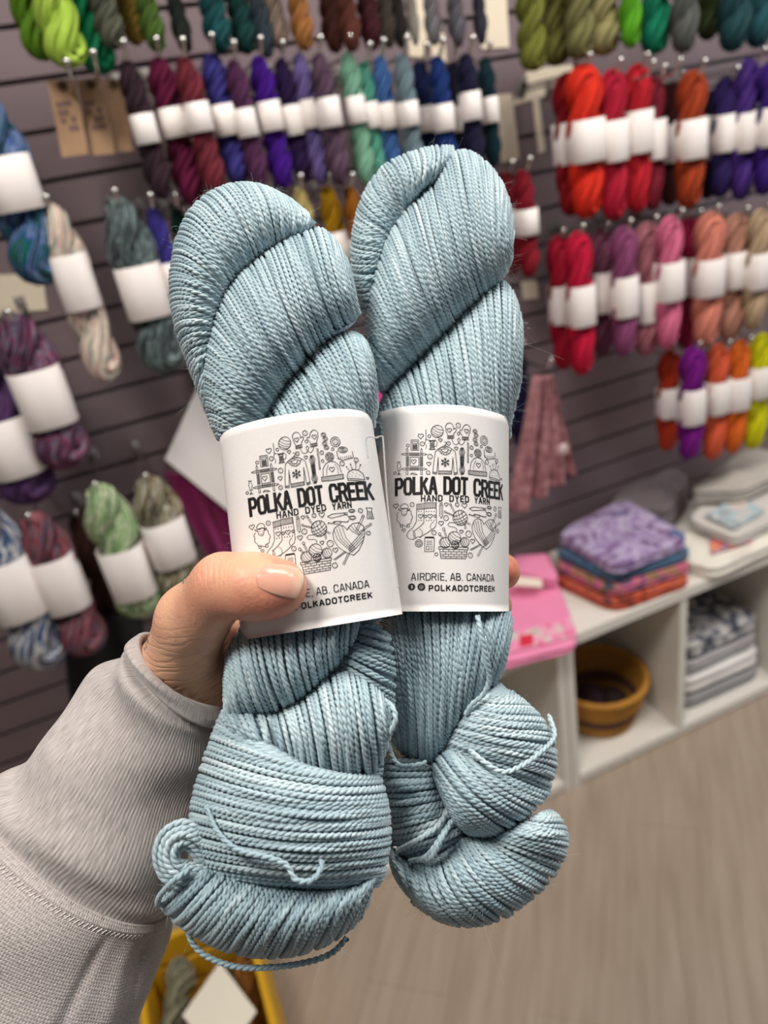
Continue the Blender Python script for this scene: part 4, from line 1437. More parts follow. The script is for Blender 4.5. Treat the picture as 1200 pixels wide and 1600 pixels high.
def band_right(s, y, out=0.0):
    """flat coordinates -> world point on the front of the upright band"""
    x = unflat_x(s)
    t = (np.asarray(y, float) - 54) / 1479
    yy = top_r(x) + t * (1533 - top_r(x))
    px, py = 570 + x / 4.572, 620 + yy / 4.572
    u = np.clip((x - 84) / (1032 - 84), 0, 1)
    d = 0.2975 - 0.0265 * sect(u, 2.3) - out
    return EYEP + d[:, None] * (FWD + ((px - 600) / FPX)[:, None] * RGT - ((py - 800) / FPX)[:, None] * UPV)


TOPL = np.array([(0.0, 0), (0.03, 34), (0.08, 58), (0.15, 74), (0.28, 92), (0.45, 104), (0.6, 108), (0.75, 104), (0.86, 90), (0.93, 72), (0.97, 46), (1.0, 0)], float)


def band_left(s, y, out=0.0):
    c = np.clip(0.133 + (np.asarray(s, float) - 215) * 0.000903, 0, 1)
    t = (np.asarray(y, float) - 54) / 1479
    TL, TR, BL, BR = np.array([50, 262.0]), np.array([1006, 152.0]), np.array([190, 1522.0]), np.array([1196, 1358.0])
    p = (TL * (1 - c)[:, None] + TR * c[:, None]) * (1 - t)[:, None] + (BL * (1 - c)[:, None] + BR * c[:, None]) * t[:, None]
    p[:, 1] -= np.interp(c, TOPL[:, 0], TOPL[:, 1]) * (1 - t)
    px, py = 330 + p[:, 0] / 4.0, 620 + p[:, 1] / 4.0
    d = 0.2665 - 0.0235 * sect(c, 3.0) - out
    return EYEP + d[:, None] * (FWD + ((px - 600) / FPX)[:, None] * RGT - ((py - 800) / FPX)[:, None] * UPV)


class Ink:
    """pen strokes in flat print coordinates, turned into ribbons on the paper"""

    def __init__(s):
        s.q, s.t = [], []

    def line(s, pts, w=4.2, close=False, flat=False, joints=True):
        p = np.asarray(pts, float)
        if not flat:
            p = to_flat(p)
        if close:
            p = np.vstack([p, p[:1]])
        for a, b in zip(p[:-1], p[1:]):
            d = b - a
            L = np.linalg.norm(d)
            if L < 1e-6:
                continue
            n = np.array([-d[1], d[0]]) / L * w / 2
            k = max(1, int(L / 14))
            for i in range(k):
                u, v = a + d * i / k, a + d * (i + 1) / k
                s.q.append([u - n, v - n, v + n, u + n])
        if joints:
            for a in (p[1:-1] if not close else p[:-1]):
                s.disc(a, w / 2, 8)

    def disc(s, c, r, n=14):
        a = np.linspace(0, 2 * math.pi, n + 1)
        for i in range(n):
            s.t.append([c, c + r * np.array([math.cos(a[i]), math.sin(a[i])]), c + r * np.array([math.cos(a[i + 1]), math.sin(a[i + 1])])])

    def c(s, x, y):
        return to_flat([(x, y)])[0]

    def circ(s, x, y, r, w=4.2, a0=0, a1=360, ry=None):
        c = s.c(x, y)
        a = np.radians(np.linspace(a0, a1, max(8, int(abs(a1 - a0) / 14))))
        s.line(c + np.column_stack([r * np.cos(a), (ry or r) * np.sin(a)]), w, False, True)

    def heart(s, x, y, r, w=4.2):
        c = s.c(x, y)
        a = np.linspace(0, 2 * math.pi, 22)
        hx = 16 * np.sin(a) ** 3
        hy = -(13 * np.cos(a) - 5 * np.cos(2 * a) - 2 * np.cos(3 * a) - np.cos(4 * a))
        s.line(c + np.column_stack([hx, hy]) * r / 16, w, False, True)

    def button(s, x, y, r):
        s.circ(x, y, r)
        c = s.c(x, y)
        if r > 22:
            s.circ(x, y, r * 0.62)
            for dx, dy in ((-1, -1), (1, -1), (-1, 1), (1, 1)):
                s.disc(c + np.array([dx, dy]) * r * 0.2, 3.2, 7)
        elif r > 11:
            for dx, dy in ((-1, 1), (1, -1)):
                s.disc(c + np.array([dx, dy]) * r * 0.28, 2.6, 7)

    def ball(s, x, y, r, ang=0):
        s.circ(x, y, r)
        c = s.c(x, y)
        ca, sa = math.cos(math.radians(ang)), math.sin(math.radians(ang))
        for k in (-0.55, -0.15, 0.25, 0.62):
            h = math.sqrt(1 - k * k) * 0.97
            u = np.linspace(-h, h, 9)
            q = np.column_stack([u, k + 0.22 * (h * h - u * u)]) * r
            s.line(c + np.column_stack([q[:, 0] * ca - q[:, 1] * sa, q[:, 0] * sa + q[:, 1] * ca]), 3.4, False, True)


GL = {
    'A': ([[(0, 1), (.42, 0), (.58, 0), (1, 1)], [(.2, .7), (.8, .7)]], .95),
    'B': ([[(0, 0), (0, 1)], [(0, 0), (.6, 0), (.9, .1), (.9, .36), (.6, .47), (0, .47)], [(.6, .47), (1, .58), (1, .88), (.7, 1), (0, 1)]], .9),
    'C': ([[(1, .24), (1, .16), (.8, 0), (.2, 0), (0, .16), (0, .84), (.2, 1), (.8, 1), (1, .84), (1, .76)]], .92),
    'D': ([[(0, 0), (0, 1)], [(0, 0), (.7, 0), (1, .18), (1, .82), (.7, 1), (0, 1)]], .95),
    'E': ([[(1, 0), (0, 0), (0, 1), (1, 1)], [(0, .48), (.85, .48)]], .78),
    'H': ([[(0, 0), (0, 1)], [(1, 0), (1, 1)], [(0, .48), (1, .48)]], .95),
    'I': ([[(.5, 0), (.5, 1)]], .25),
    'K': ([[(0, 0), (0, 1)], [(1, 0), (.12, .56)], [(.38, .42), (1, 1)]], .92),
    'L': ([[(0, 0), (0, 1), (1, 1)]], .74),
    'N': ([[(0, 1), (0, 0), (1, 1), (1, 0)]], 1.0),
    'O': ([[(.2, 0), (.8, 0), (1, .16), (1, .84), (.8, 1), (.2, 1), (0, .84), (0, .16), (.2, 0)]], .98),
    'P': ([[(0, 0), (0, 1)], [(0, 0), (.75, 0), (1, .14), (1, .42), (.75, .56), (0, .56)]], .9),
    'R': ([[(0, 0), (0, 1)], [(0, 0), (.75, 0), (1, .13), (1, .38), (.75, .5), (0, .5)], [(.6, .5), (1, 1)]], .92),
    'T': ([[(0, 0), (1, 0)], [(.5, 0), (.5, 1)]], .82),
    'Y': ([[(0, 0), (.5, .54), (1, 0)], [(.5, .54), (.5, 1)]], .92),
    ',': ([[(.5, .95), (.3, 1.18)]], .2),
    '.': ([[(.5, .94), (.5, 1.0)]], .2),
    ' ': ([], .55),
}


def text(ink, word, x0, x1, y0, y1, w, gap=0.28, minus=0.0):
    """set a word between two flat x positions; y0 / y1 top and base of the letters, w the pen width"""
    tot = sum(GL[ch][1] for ch in word) + gap * (len(word) - 1)
    # the pen has width: the drawn box is inset by half a stroke
    k = (x1 - x0 - w) / tot
    x = x0 + w / 2
    for ch in word:
        st, wd = GL[ch]
        for line in st:
            q = [(x + a * wd * k, y0 + w / 2 + b * (y1 - y0 - w)) for a, b in line]
            p = np.array(q)
            cl = np.allclose(p[0], p[-1]) and len(p) > 2
            # square ends reach the full letter height
            if not cl:
                for e, nb in ((0, 1), (-1, -2)):
                    d = p[e] - p[nb]
                    d = d / (np.linalg.norm(d) + 1e-9)
                    if ch not in ',.' or True:
                        p[e] = p[e] + d * w * 0.5 if (abs(d[1]) > 0.9 or abs(d[0]) > 0.9) and not _inner(p[e], q, st, line, e) else p[e]
            ink.line(p, w, False, True)
        x += (wd + gap) * k


def _inner(pt, q, st, line, e):
    return 0.02 < line[e][1] < 0.98 and 0.02 < line[e][0] < 0.6


def draw_print():
    k = Ink()
    L = k.line
    # shop name
    fx = lambda x: float(flat_x(x))
    y0, y1 = 566, 698
    A, Bx = 214, fx(987)
    u = (Bx - A) / 2.90
    text(k, 'POLKA', A, A + u, y0, y1, 21, 0.46)
    text(k, 'DOT', A + 1.135 * u, A + 1.735 * u, y0, y1, 21, 0.46)
    text(k, 'CREEK', A + 1.87 * u, Bx, y0, y1, 21, 0.46)
    text(k, 'HAND', 400, 556, 700, 748, 8.5, 0.62)
    text(k, 'DYED', 604, fx(745), 700, 748, 8.5, 0.62)
    text(k, 'YARN', fx(783), fx(893), 700, 748, 8.5, 0.62)
    text(k, 'AIRDRIE,', 330, fx(588), 1258, 1312, 6.2, 0.40)
    text(k, 'AB.', fx(610), fx(703), 1258, 1312, 6.2, 0.40)
    text(k, 'CANADA', fx(728), fx(924), 1258, 1312, 6.2, 0.40)
    text(k, 'POLKADOTCREEK', 456, fx(931), 1344, 1388, 9.0, 0.62)
    # two round social icons (rings of ink around open marks)
    c = k.c(334, 1358)
    for r in (23, 19, 15):
        k.circ(334, 1358, r, 5, ry=r)
    L([c + (-12, -6), c + (-12, 8)], 7, False, True)
    L([c + (12, -6), c + (12, 8)], 7, False, True)
    L([(c[0] - 6, c[1] - 14), (c[0] - 6, c[1] + 14)], 6, False, True)
    L([(c[0] + 10, c[1] + 8), (c[0] + 10, c[1] + 16)], 6, False, True)
    for r in (26, 23, 20, 16, 10, 4):
        k.circ(404, 1358, r, 3.2, ry=r)
    # hearts, buttons, dots
    for x, y, r in ((399, 280, 20), (540, 309, 13), (457, 478, 16), (653, 368, 13), (222, 780, 19), (582, 768, 14), (712, 775, 20), (545, 902, 18), (690, 962, 14), (770, 1030, 18), (277, 952, 12), (975, 590, 10)):
        k.heart(x, y, r)
    for x, y, r in ((308, 348, 10), (410, 336, 15), (460, 281, 10), (668, 204, 17), (670, 262, 10), (598, 332, 13), (763, 362, 13), (832, 356, 9), (762, 418, 9), (852, 312, 34), (942, 460, 15), (873, 466, 16), (466, 427, 17), (452, 542, 14),
                    (216, 545, 9), (338, 770, 15), (660, 770, 14), (580, 866, 18), (494, 970, 16), (742, 980, 22), (386, 1047, 26), (510, 1125, 11), (754, 1132, 18), (930, 800, 15), (950, 958, 14)):
        k.button(x, y, r)
    # calculator-like box
    L([(330, 308), (384, 308), (384, 382), (330, 382)], 4, True)
    L([(338, 318), (376, 318), (376, 332), (338, 332)], 3.5, True)
    for j in range(3):
        for i in range(3):
            x, y = 341 + i * 12.5, 341 + j * 13
            L([(x, y), (x + 8, y), (x + 8, y + 8), (x, y + 8)], 3.5, True)
    # needle and thread, spool
    L([(436, 232), (437, 308), (432, 296)], 3.5)
    L([(437, 305), (470, 312), (505, 308), (518, 326), (512, 350), (494, 356)], 3.2)
    L([(436, 306), (428, 330), (440, 350), (434, 372)], 3.2)
    for y in (316, 374):
        L([(458, y), (504, y)], 6)
    L([(468, 320), (468, 372)], 4)
    L([(494, 320), (494, 372)], 4)
    for y in range(330, 368, 7):
        L([(468, y), (494, y - 3)], 3.5)
    # wool ball, mittens
    k.ball(517, 247, 44, 25)
    for sx, cx in ((1, 612), (-1, 720)):
        def P(pts):
            return [(cx + sx * (a - 612), b) for a, b in pts]
        top = [(594, 278), (580, 240), (576, 212), (586, 192), (606, 185), (624, 194), (634, 214), (634, 232), (646, 224), (655, 230), (650, 246), (636, 262), (634, 276)] if sx > 0 else \
              [(594, 284), (580, 250), (578, 222), (588, 204), (606, 197), (624, 206), (634, 226), (636, 240), (648, 234), (656, 242), (648, 256), (638, 270), (634, 288)]
        L(P(top), 4)
        o = 0 if sx > 0 else 10
        L(P([(592, 278 + o), (636, 276 + o), (636, 296 + o), (592, 298 + o)]), 4, True)
        for q in range(598, 634, 6):
            L(P([(q, 279 + o), (q, 297 + o)]), 3.4, joints=False)
        k.heart(cx + sx * -8, 238 + o * 0.6, 17)
    L([(620, 298), (634, 334), (652, 342), (672, 330), (682, 304), (672, 292), (662, 304), (672, 330), (690, 344), (708, 330), (716, 308)], 3.6)
    # little hank
    for i in range(4):
        k.circ(792 + (4 if i % 2 else -4), 246 + i * 30, 17, 3.6, ry=14)
        k.circ(792 + (4 if i % 2 else -4), 246 + i * 30, 9, 3, ry=7)
    # tape measure
    k.circ(886, 376, 34, 4, ry=20)
    k.circ(886, 376, 22, 3.4, ry=12)
    k.circ(886, 374, 10, 3.4, ry=6)
    L([(853, 376), (855, 428), (880, 446), (932, 440), (930, 398)], 4)
    for i in range(7):
        L([(860 + i * 10, 418 + 4 * (i > 1)), (860 + i * 10, 434 + 4 * (i > 1))], 3)
    # pin cushion
    L([(892, 585), (890, 560), (898, 532), (922, 518), (946, 530), (962, 560), (964, 598)], 4)
    L([(890, 572), (926, 582), (966, 600)], 4)
    L([(890, 584), (926, 594), (968, 612)], 4)
    for a, b in (((906, 526), (894, 494)), ((920, 520), (914, 482)), ((934, 522), (938, 480)), ((946, 530), (956, 496))):
        L([a, b], 3.2)
        k.disc(k.c(*b), 5, 9)
    for x, y in ((906, 546), (920, 538), (936, 548), (914, 562), (930, 566), (948, 564), (902, 562)):
        k.disc(k.c(x, y), 3, 6)
    # loom with heart
    for x in (302, 404):
        L([(x - 6, 556), (x - 6, 382), (x, 366), (x + 6, 382), (x + 6, 556), (x - 6, 556)], 3.6)
    for y in (410, 516):
        L([(276, y - 6), (426, y - 6), (444, y), (426, y + 6), (276, y + 6), (260, y), (276, y - 6)], 3.6)
    for x in range(322, 392, 9):
        L([(x, 398), (x, 424)], 4.6, joints=False)
        L([(x, 502), (x, 526)], 4.6, joints=False)
    for y in range(430, 500, 9):
        L([(294, y), (316, y)], 4.6, joints=False)
        L([(392, y), (416, y)], 4.6, joints=False)
    L([(324, 432), (386, 432), (386, 496), (324, 496)], 4, True)
    k.heart(349, 462, 18)
    # dress form
    L([(232, 466), (238, 470), (236, 484), (230, 496), (238, 512), (234, 528), (254, 528), (250, 512), (258, 496), (252, 484), (248, 470), (254, 466)], 3.6, True)
    L([(243, 528), (243, 560)], 4)
    L([(232, 560), (243, 545), (256, 560)], 4)
    # sweater
    L([(520, 375), (504, 392), (492, 470), (485, 548), (512, 552), (524, 440)], 4)
    L([(622, 372), (646, 392), (656, 470), (662, 550), (638, 556), (630, 440)], 4)
    L([(524, 430), (526, 552), (620, 552), (630, 430)], 4)
    L([(526, 530), (620, 530)], 4)
    L([(486, 536), (512, 540)], 4)
    L([(638, 544), (662, 538)], 4)
    for x in range(534, 618, 9):
        L([(x, 532), (x, 551)], 3.2, joints=False)
    for x in (493, 502):
        L([(x, 539), (x, 551)], 3.2, joints=False)
        L([(x + 151, 542), (x + 151, 553)], 3.2, joints=False)
    L([(520, 375), (546, 360), (600, 358), (622, 372), (604, 404), (576, 416), (546, 404), (520, 375)], 4)
    L([(544, 376), (572, 370), (598, 374), (588, 392), (574, 397), (556, 390), (544, 376)], 3.6)
    for a, b in (((530, 378), (545, 372)), ((534, 390), (550, 384)), ((546, 401), (560, 390)), ((562, 411), (568, 396)), ((584, 412), (580, 396)), ((598, 404), (588, 392)), ((612, 386), (598, 378))):
        L([a, b], 3.2)
    L([(572, 370), (572, 345), (582, 334), (576, 320), (566, 324)], 3.4)
    L([(534, 366), (572, 346), (612, 366)], 3.2)
    c = k.c(574, 468)
    for i in range(6):
        a = math.radians(60 * i + 30)
        u_, n_ = np.array([math.cos(a), math.sin(a)]), np.array([-math.sin(a), math.cos(a)])
        L([c, c + u_ * 32], 4.6, False, True)
        for q in (14, 23):
            L([c + u_ * q, c + u_ * (q + 7) + n_ * 8], 3.8, False, True)
            L([c + u_ * q, c + u_ * (q + 7) - n_ * 8], 3.8, False, True)
    # embroidery floss
    for q in (-16, -9, -3, 3, 9, 16):
        L([(695 + q * 0.5, 362), (695 + q * 1.25, 392), (695 + q * 0.75, 428), (695 + q * 0.7, 490), (695 + q * 1.25, 524), (695 + q * 0.5, 556)], 3.4)
    L([(682, 432), (708, 432), (706, 482), (684, 482)], 4, True)
    # crochet hook
    L([(732, 322), (736, 332), (742, 330), (741, 470), (734, 470), (734, 334)], 3.4)
    # bobble hat
    L([(752, 520), (758, 470), (778, 442), (806, 432), (836, 444), (856, 476), (864, 528)], 4)
    L([(740, 524), (800, 530), (872, 538), (870, 568), (802, 562), (740, 552)], 4, True)
    for i in range(14):
        x = 748 + i * 9
        L([(x, 528 + (x - 748) * 0.09), (x, 552 + (x - 748) * 0.11)], 3.4, joints=False)
    for r in (30, 22, 13):
        k.circ(808, 402, r, 3.4, ry=r)
    L([(790, 384), (826, 420)], 3.2)
    L([(826, 384), (790, 420)], 3.2)
    k.heart(812, 488, 19)
    L([(776, 520), (780, 480), (794, 452)], 3)
    L([(846, 528), (846, 490), (832, 458)], 3)
    # tiny skein
    L([(326, 552), (340, 544), (362, 548), (374, 556), (352, 556), (338, 550), (326, 556)], 3.6)
    # sheep
    pts = []
    for i in range(48):
        a = 2 * math.pi * i / 48
        r = 1 + 0.07 * math.cos(9 * a)
        pts.append((284 + 54 * r * math.cos(a), 860 + 62 * r * math.sin(a)))
    L(pts[33:] + pts[:16 + 14], 3.8)
    L([(258, 808), (264, 838), (280, 850), (296, 840), (304, 808)], 3.8)
    L([(256, 806), (240, 800), (244, 812), (258, 814)], 3.6)
    L([(304, 806), (322, 800), (318, 812), (304, 814)], 3.6)
    L([(256, 800), (254, 782), (266, 770), (284, 762), (304, 770), (312, 786), (306, 800), (282, 796), (256, 800)], 3.8)
    k.disc(k.c(272, 818), 3, 6)
    k.disc(k.c(292, 818), 3, 6)
    L([(276, 834), (282, 838), (288, 834)], 3)
    for x in (256, 304):
        L([(x, 908), (x - 2, 932), (x + 14, 932), (x + 14, 910)], 3.8)
    # socks
    L([(370, 768), (424, 762), (424, 800), (370, 806)], 3.8, True)
    L([(424, 758), (510, 756), (510, 794), (424, 798)], 3.8, True)
    for x in range(378, 424, 9):
        L([(x, 768), (x, 804)], 3.2, joints=False)
    for x in range(434, 508, 9):
        L([(x, 760), (x, 794)], 3.2, joints=False)
    L([(370, 806), (368, 890), (346, 930), (308, 966), (298, 992), (314, 1014), (346, 1020), (372, 1004)], 3.8)
    L([(424, 798), (420, 900), (384, 936), (350, 960), (346, 988), (366, 1004), (400, 998), (450, 970), (502, 930), (512, 900), (510, 794)], 3.8)
    k.circ(378, 976, 34, 3.2, a0=-70, a1=70)
    k.circ(502, 926, 34, 3.2, a0=130, a1=250)
    k.circ(330, 985, 30, 3.2, a0=-70, a1=60)
    for y in (818, 882):
        for x in (384, 402, 440, 458, 476, 494):
            k.disc(k.c(x, y), 4, 7)
    for x in (398, 466):
        k.heart(x, 852, 17)
    k.heart(432, 854, 12)
    k.heart(502, 852, 11)
    # pencil
    L([(534, 772), (534, 848), (545, 868), (556, 846), (556, 770), (534, 772)], 3.8)
    L([(545, 772), (545, 846)], 3)
    L([(534, 760), (556, 758)], 6)
    # ball with needles
    k.ball(682, 864, 54, -25)
    k.ball(682, 864, 54, 65)
    for a, b in (((616, 776), (640, 826)), ((580, 826), (636, 848)), ((716, 902), (720, 944)), ((728, 896), (752, 912))):
        L([(a[0] - 3, a[1] + 3), (b[0] - 3, b[1] + 3)], 3.4)
        L([(a[0] + 4, a[1] - 2), (b[0] + 4, b[1] - 2)], 3.4)
    k.circ(612, 770, 7, 3.6)
    k.circ(574, 822, 7, 3.6)
    L([(640, 900), (606, 896), (592, 912), (604, 926), (640, 930), (658, 944), (654, 962)], 3.4)
    # scissors, seam hook, spool
    L([(746, 796), (780, 786), (868, 798)], 3.8)
    L([(746, 796), (770, 812), (868, 808)], 3.8)
    k.circ(890, 792, 22, 4, ry=11)
    k.circ(888, 838, 24, 4, ry=14)
    k.circ(890, 792, 14, 3, ry=6)
    k.circ(888, 838, 16, 3, ry=9)
    L([(846, 796), (874, 832)], 3.8)
    k.disc(k.c(850, 802), 4, 8)
    L([(744, 848), (748, 836), (764, 848), (800, 840), (828, 850), (862, 860), (868, 848)], 4.6)
    L([(782, 838), (824, 846), (822, 862), (780, 854)], 3.4, True)
    L([(954, 788), (976, 794), (972, 812), (976, 868), (952, 860), (958, 806)], 3.8, True)
    for i in range(5):
        L([(957, 812 + i * 10), (973, 820 + i * 10)], 3.2)
    # heart of wool with needles
    H = [(852, 912), (836, 880), (808, 868), (782, 882), (766, 920), (770, 968), (792, 1016), (826, 1056), (868, 1088), (898, 1062), (922, 1010), (936, 954), (934, 906), (916, 878), (888, 876), (864, 894), (852, 912)]
    L(H, 4)
    for dx in (0, 16, 32, 50):
        L([(776 + dx, 892 - dx * 0.3), (790 + dx, 960), (824 + dx, 1010 + dx * 0.4), (866 + dx * 0.4, 1070 - dx * 0.4)], 3.4)
    for dy in (0, 22, 44, 66):
        L([(934 - dy * 0.1, 930 + dy), (890, 985 + dy * 0.8), (846, 1030 + dy * 0.6)], 3.4)
    for dx in (0, 14, 28):
        L([(862 + dx, 898 - dx * 0.5), (880 + dx, 930), (908 + dx * 0.5, 960)], 3.4)
    for a, b in (((900, 930), (936, 846)), ((914, 946), (958, 904)), ((830, 1052), (754, 1094)), ((844, 1070), (806, 1138))):
        L([(a[0] - 4, a[1] - 2), (b[0] - 4, b[1] - 2)], 3.4)
        L([(a[0] + 4, a[1] + 3), (b[0] + 4, b[1] + 3)], 3.4)
    k.circ(938, 840, 8, 3.6)
    k.circ(962, 902, 8, 3.6)
    # notepad
    L([(428, 1008), (496, 1008), (494, 1104), (428, 1106)], 4, True)
    L([(430, 1004), (494, 1004)], 11)
    for y in (1030, 1042, 1054):
        L([(440, y), (482, y)], 3.4)
    L([(440, 1066), (458, 1066), (458, 1092), (440, 1092)], 3.4, True)
    for y in (1068, 1080, 1092):
        L([(466, y), (486, y)], 3)
    # basket of wool
    L([(526, 1072), (740, 1076), (736, 1092), (528, 1088)], 4, True)
    L([(534, 1090), (544, 1154), (722, 1156), (732, 1092)], 4)
    for y in (1106, 1124, 1140):
        L([(540, y), (728, y + 2)], 3.4)
    for y, o in ((1098, 0), (1115, 18), (1132, 0), (1148, 18)):
        for x in range(560 + o, 724, 38):
            L([(x, y - 8), (x, y + 7)], 3.4)
    k.ball(572, 1042, 38, 60)
    k.ball(714, 1038, 34, 70)
    k.ball(640, 1008, 46, 35)
    k.ball(646, 1056, 28, -40)
    for a, b in (((566, 950), (584, 1004)), ((536, 986), (560, 1010))):
        L([(a[0] - 4, a[1] + 2), (b[0] - 4, b[1] + 2)], 3.4)
        L([(a[0] + 4, a[1] - 2), (b[0] + 4, b[1] - 2)], 3.4)
        k.circ(a[0] - 2, a[1] - 6, 9, 3.6)
    return k


PRINT = None


def paper_mat():
    t = NT('matte_white_label_paper')
    f = t.noise(t.coord(), 900, 3)
    t.color(t.mix(f, lin((240, 236, 234)), lin((248, 245, 243))))
    t.set(Roughness=0.42)
    t.b.inputs['Specular IOR Level'].default_value = 0.4
    return t.m


PAPER = paper_mat()
INK = plain('black_print', (26, 25, 26), 0.5)


def paper_label(root, fn, smin, smax, back_d, name='paper_label'):
    """a closed band of paper: the printed front and the plain back behind the yarn"""
    global PRINT
    if PRINT is None:
        PRINT = draw_print()
    nu, nv, th = 130, 26, 0.00022
    u = (1 - np.cos(np.linspace(0, math.pi, nu))) / 2 * 0.6 + np.linspace(0, 1, nu) * 0.4
    s = smin + (smax - smin) * u
    V, rows = [], 0
    for o in (0.0, -th):
        G = []
        for y in np.linspace(54, 1533, nv):
            fr = fn(s, np.full(nu, y), o)
            bk = []
            e0, e1 = fr[0], fr[-1]
            ub = np.linspace(0, math.pi, 40)[1:-1]
            for a in ub:
                w = (1 - math.cos(a)) / 2
                p = e1 * (1 - w) + e0 * w
                bk.append(p + FWD * (back_d + (-o)) * math.sin(a) ** 0.6)
            G.append(np.vstack([fr, bk]))
        V.append(np.array(G))
    n = V[0].shape[1]
    k = nv * n
    f = []
    for L_ in (0, 1):
        for j in range(nv - 1):
            for i in range(n):
                q = [L_ * k + j * n + i, L_ * k + j * n + (i + 1) % n, L_ * k + (j + 1) * n + (i + 1) % n, L_ * k + (j + 1) * n + i]
                f.append(q if L_ else q[::-1])
    for j in (0, nv - 1):
        for i in range(n):
            f.append([j * n + i, j * n + (i + 1) % n, k + j * n + (i + 1) % n, k + j * n + i])
    v = np.vstack([V[0].reshape(-1, 3), V[1].reshape(-1, 3)])
    lab = mesh_np(name, v, np.array(f), PAPER, root, True, at_depth(*project(v.mean(0)), depth_of(v.mean(0))))
    q = np.array(PRINT.q).reshape(-1, 2)
    t = np.array(PRINT.t).reshape(-1, 2)
    pv = np.vstack([q, t])
    w = fn(pv[:, 0], pv[:, 1], 0.00012)
    nq = len(q) // 4
    fq = np.arange(nq * 4).reshape(-1, 4)
    ft = np.arange(len(t)).reshape(-1, 3) + nq * 4
    o = mesh_np('print', w, [fq, ft], INK, lab, False, np.array(lab.location))
    o['label'] = 'black line drawings of knitting things and the lettering on the band'
    return lab


def clear_loop(root, fn, pts, out):
    """thin clear plastic loop that closes the band"""
    p = spline(np.column_stack([np.array(pts, float), np.zeros(len(pts))]), 10)[:, :2]
    px, py = p[:, 0], p[:, 1]
    w = EYEP + out * (FWD + ((px - 600) / FPX)[:, None] * RGT - ((py - 800) / FPX)[:, None] * UPV)
    t = NT('clear_plastic')
    t.set(Roughness=0.2, Transmission_Weight=0.6)
    t.b.inputs['Base Color'].default_value = (0.9, 0.9, 0.9, 1)
    MB().tube(w, 0.00028, 8).build('tag_loop', t.m, root)


# ------------------------------------------------------------------ hand and sleeve
def surface_nets(F, org, h):
    """mesh of the zero level of a sampled distance field"""
    nx, ny, nz = F.shape
    ins = F < 0
    c = [(i, j, k) for i in (0, 1) for j in (0, 1) for k in (0, 1)]
    sub = lambda a, o: a[o[0]:nx - 1 + o[0], o[1]:ny - 1 + o[1], o[2]:nz - 1 + o[2]]
    cnt = sum(sub(ins, o).astype(np.int8) for o in c)
    act = (cnt > 0) & (cnt < 8)
    idx = -np.ones(act.shape, dtype=np.int64)
    idx[act] = np.arange(act.sum())
    A = np.argwhere(act)
    acc = np.zeros((len(A), 3))
    num = np.zeros(len(A))
    for a in c:
        for ax in range(3):
            if a[ax]:
                continue
            b = list(a)
            b[ax] = 1
            fa, fb = F[tuple((A + a).T)], F[tuple((A + b).T)]
            x = (fa < 0) != (fb < 0)
            t = np.where(x, fa / np.where(x, fa - fb, 1), 0)
            p = np.array(a, float)[None, :].repeat(len(A), 0)
            p[:, ax] += t
            acc[x] += p[x]
            num += x
    v = org + h * (A + acc / np.maximum(num, 1)[:, None])
    faces = []
    for ax in range(3):
        o1, o2 = [(1, 2), (2, 0), (0, 1)][ax]
        sl = [slice(None)] * 3
        sl[ax] = slice(0, F.shape[ax] - 1)
        s2 = [slice(None)] * 3
        s2[ax] = slice(1, F.shape[ax])
        x = ins[tuple(sl)] != ins[tuple(s2)]
        E = np.argwhere(x)
        E = E[(E[:, o1] > 0) & (E[:, o2] > 0) & (E[:, o1] < F.shape[o1] - 1) & (E[:, o2] < F.shape[o2] - 1)]
        d1, d2 = np.zeros(3, int), np.zeros(3, int)
        d1[o1], d2[o2] = 1, 1
        q = np.stack([idx[tuple((E - d1 - d2).T)], idx[tuple((E - d2).T)], idx[tuple(E.T)], idx[tuple((E - d1).T)]], 1)
        inside = ins[tuple(E.T)]
        q[~inside] = q[~inside][:, ::-1]
        faces.append(q)
    return v, np.vstack(faces)


def local(px, py, d):
    """metric point in a frame that looks along the camera axis (x right, y up, z towards the viewer)"""
    return np.array([(px - 600) / FPX * d, -(py - 800) / FPX * d, -d])


def to_world(p):
    p = np.asarray(p)
    return EYEP + p[:, :1] * RGT + p[:, 1:2] * UPV - p[:, 2:3] * FWD


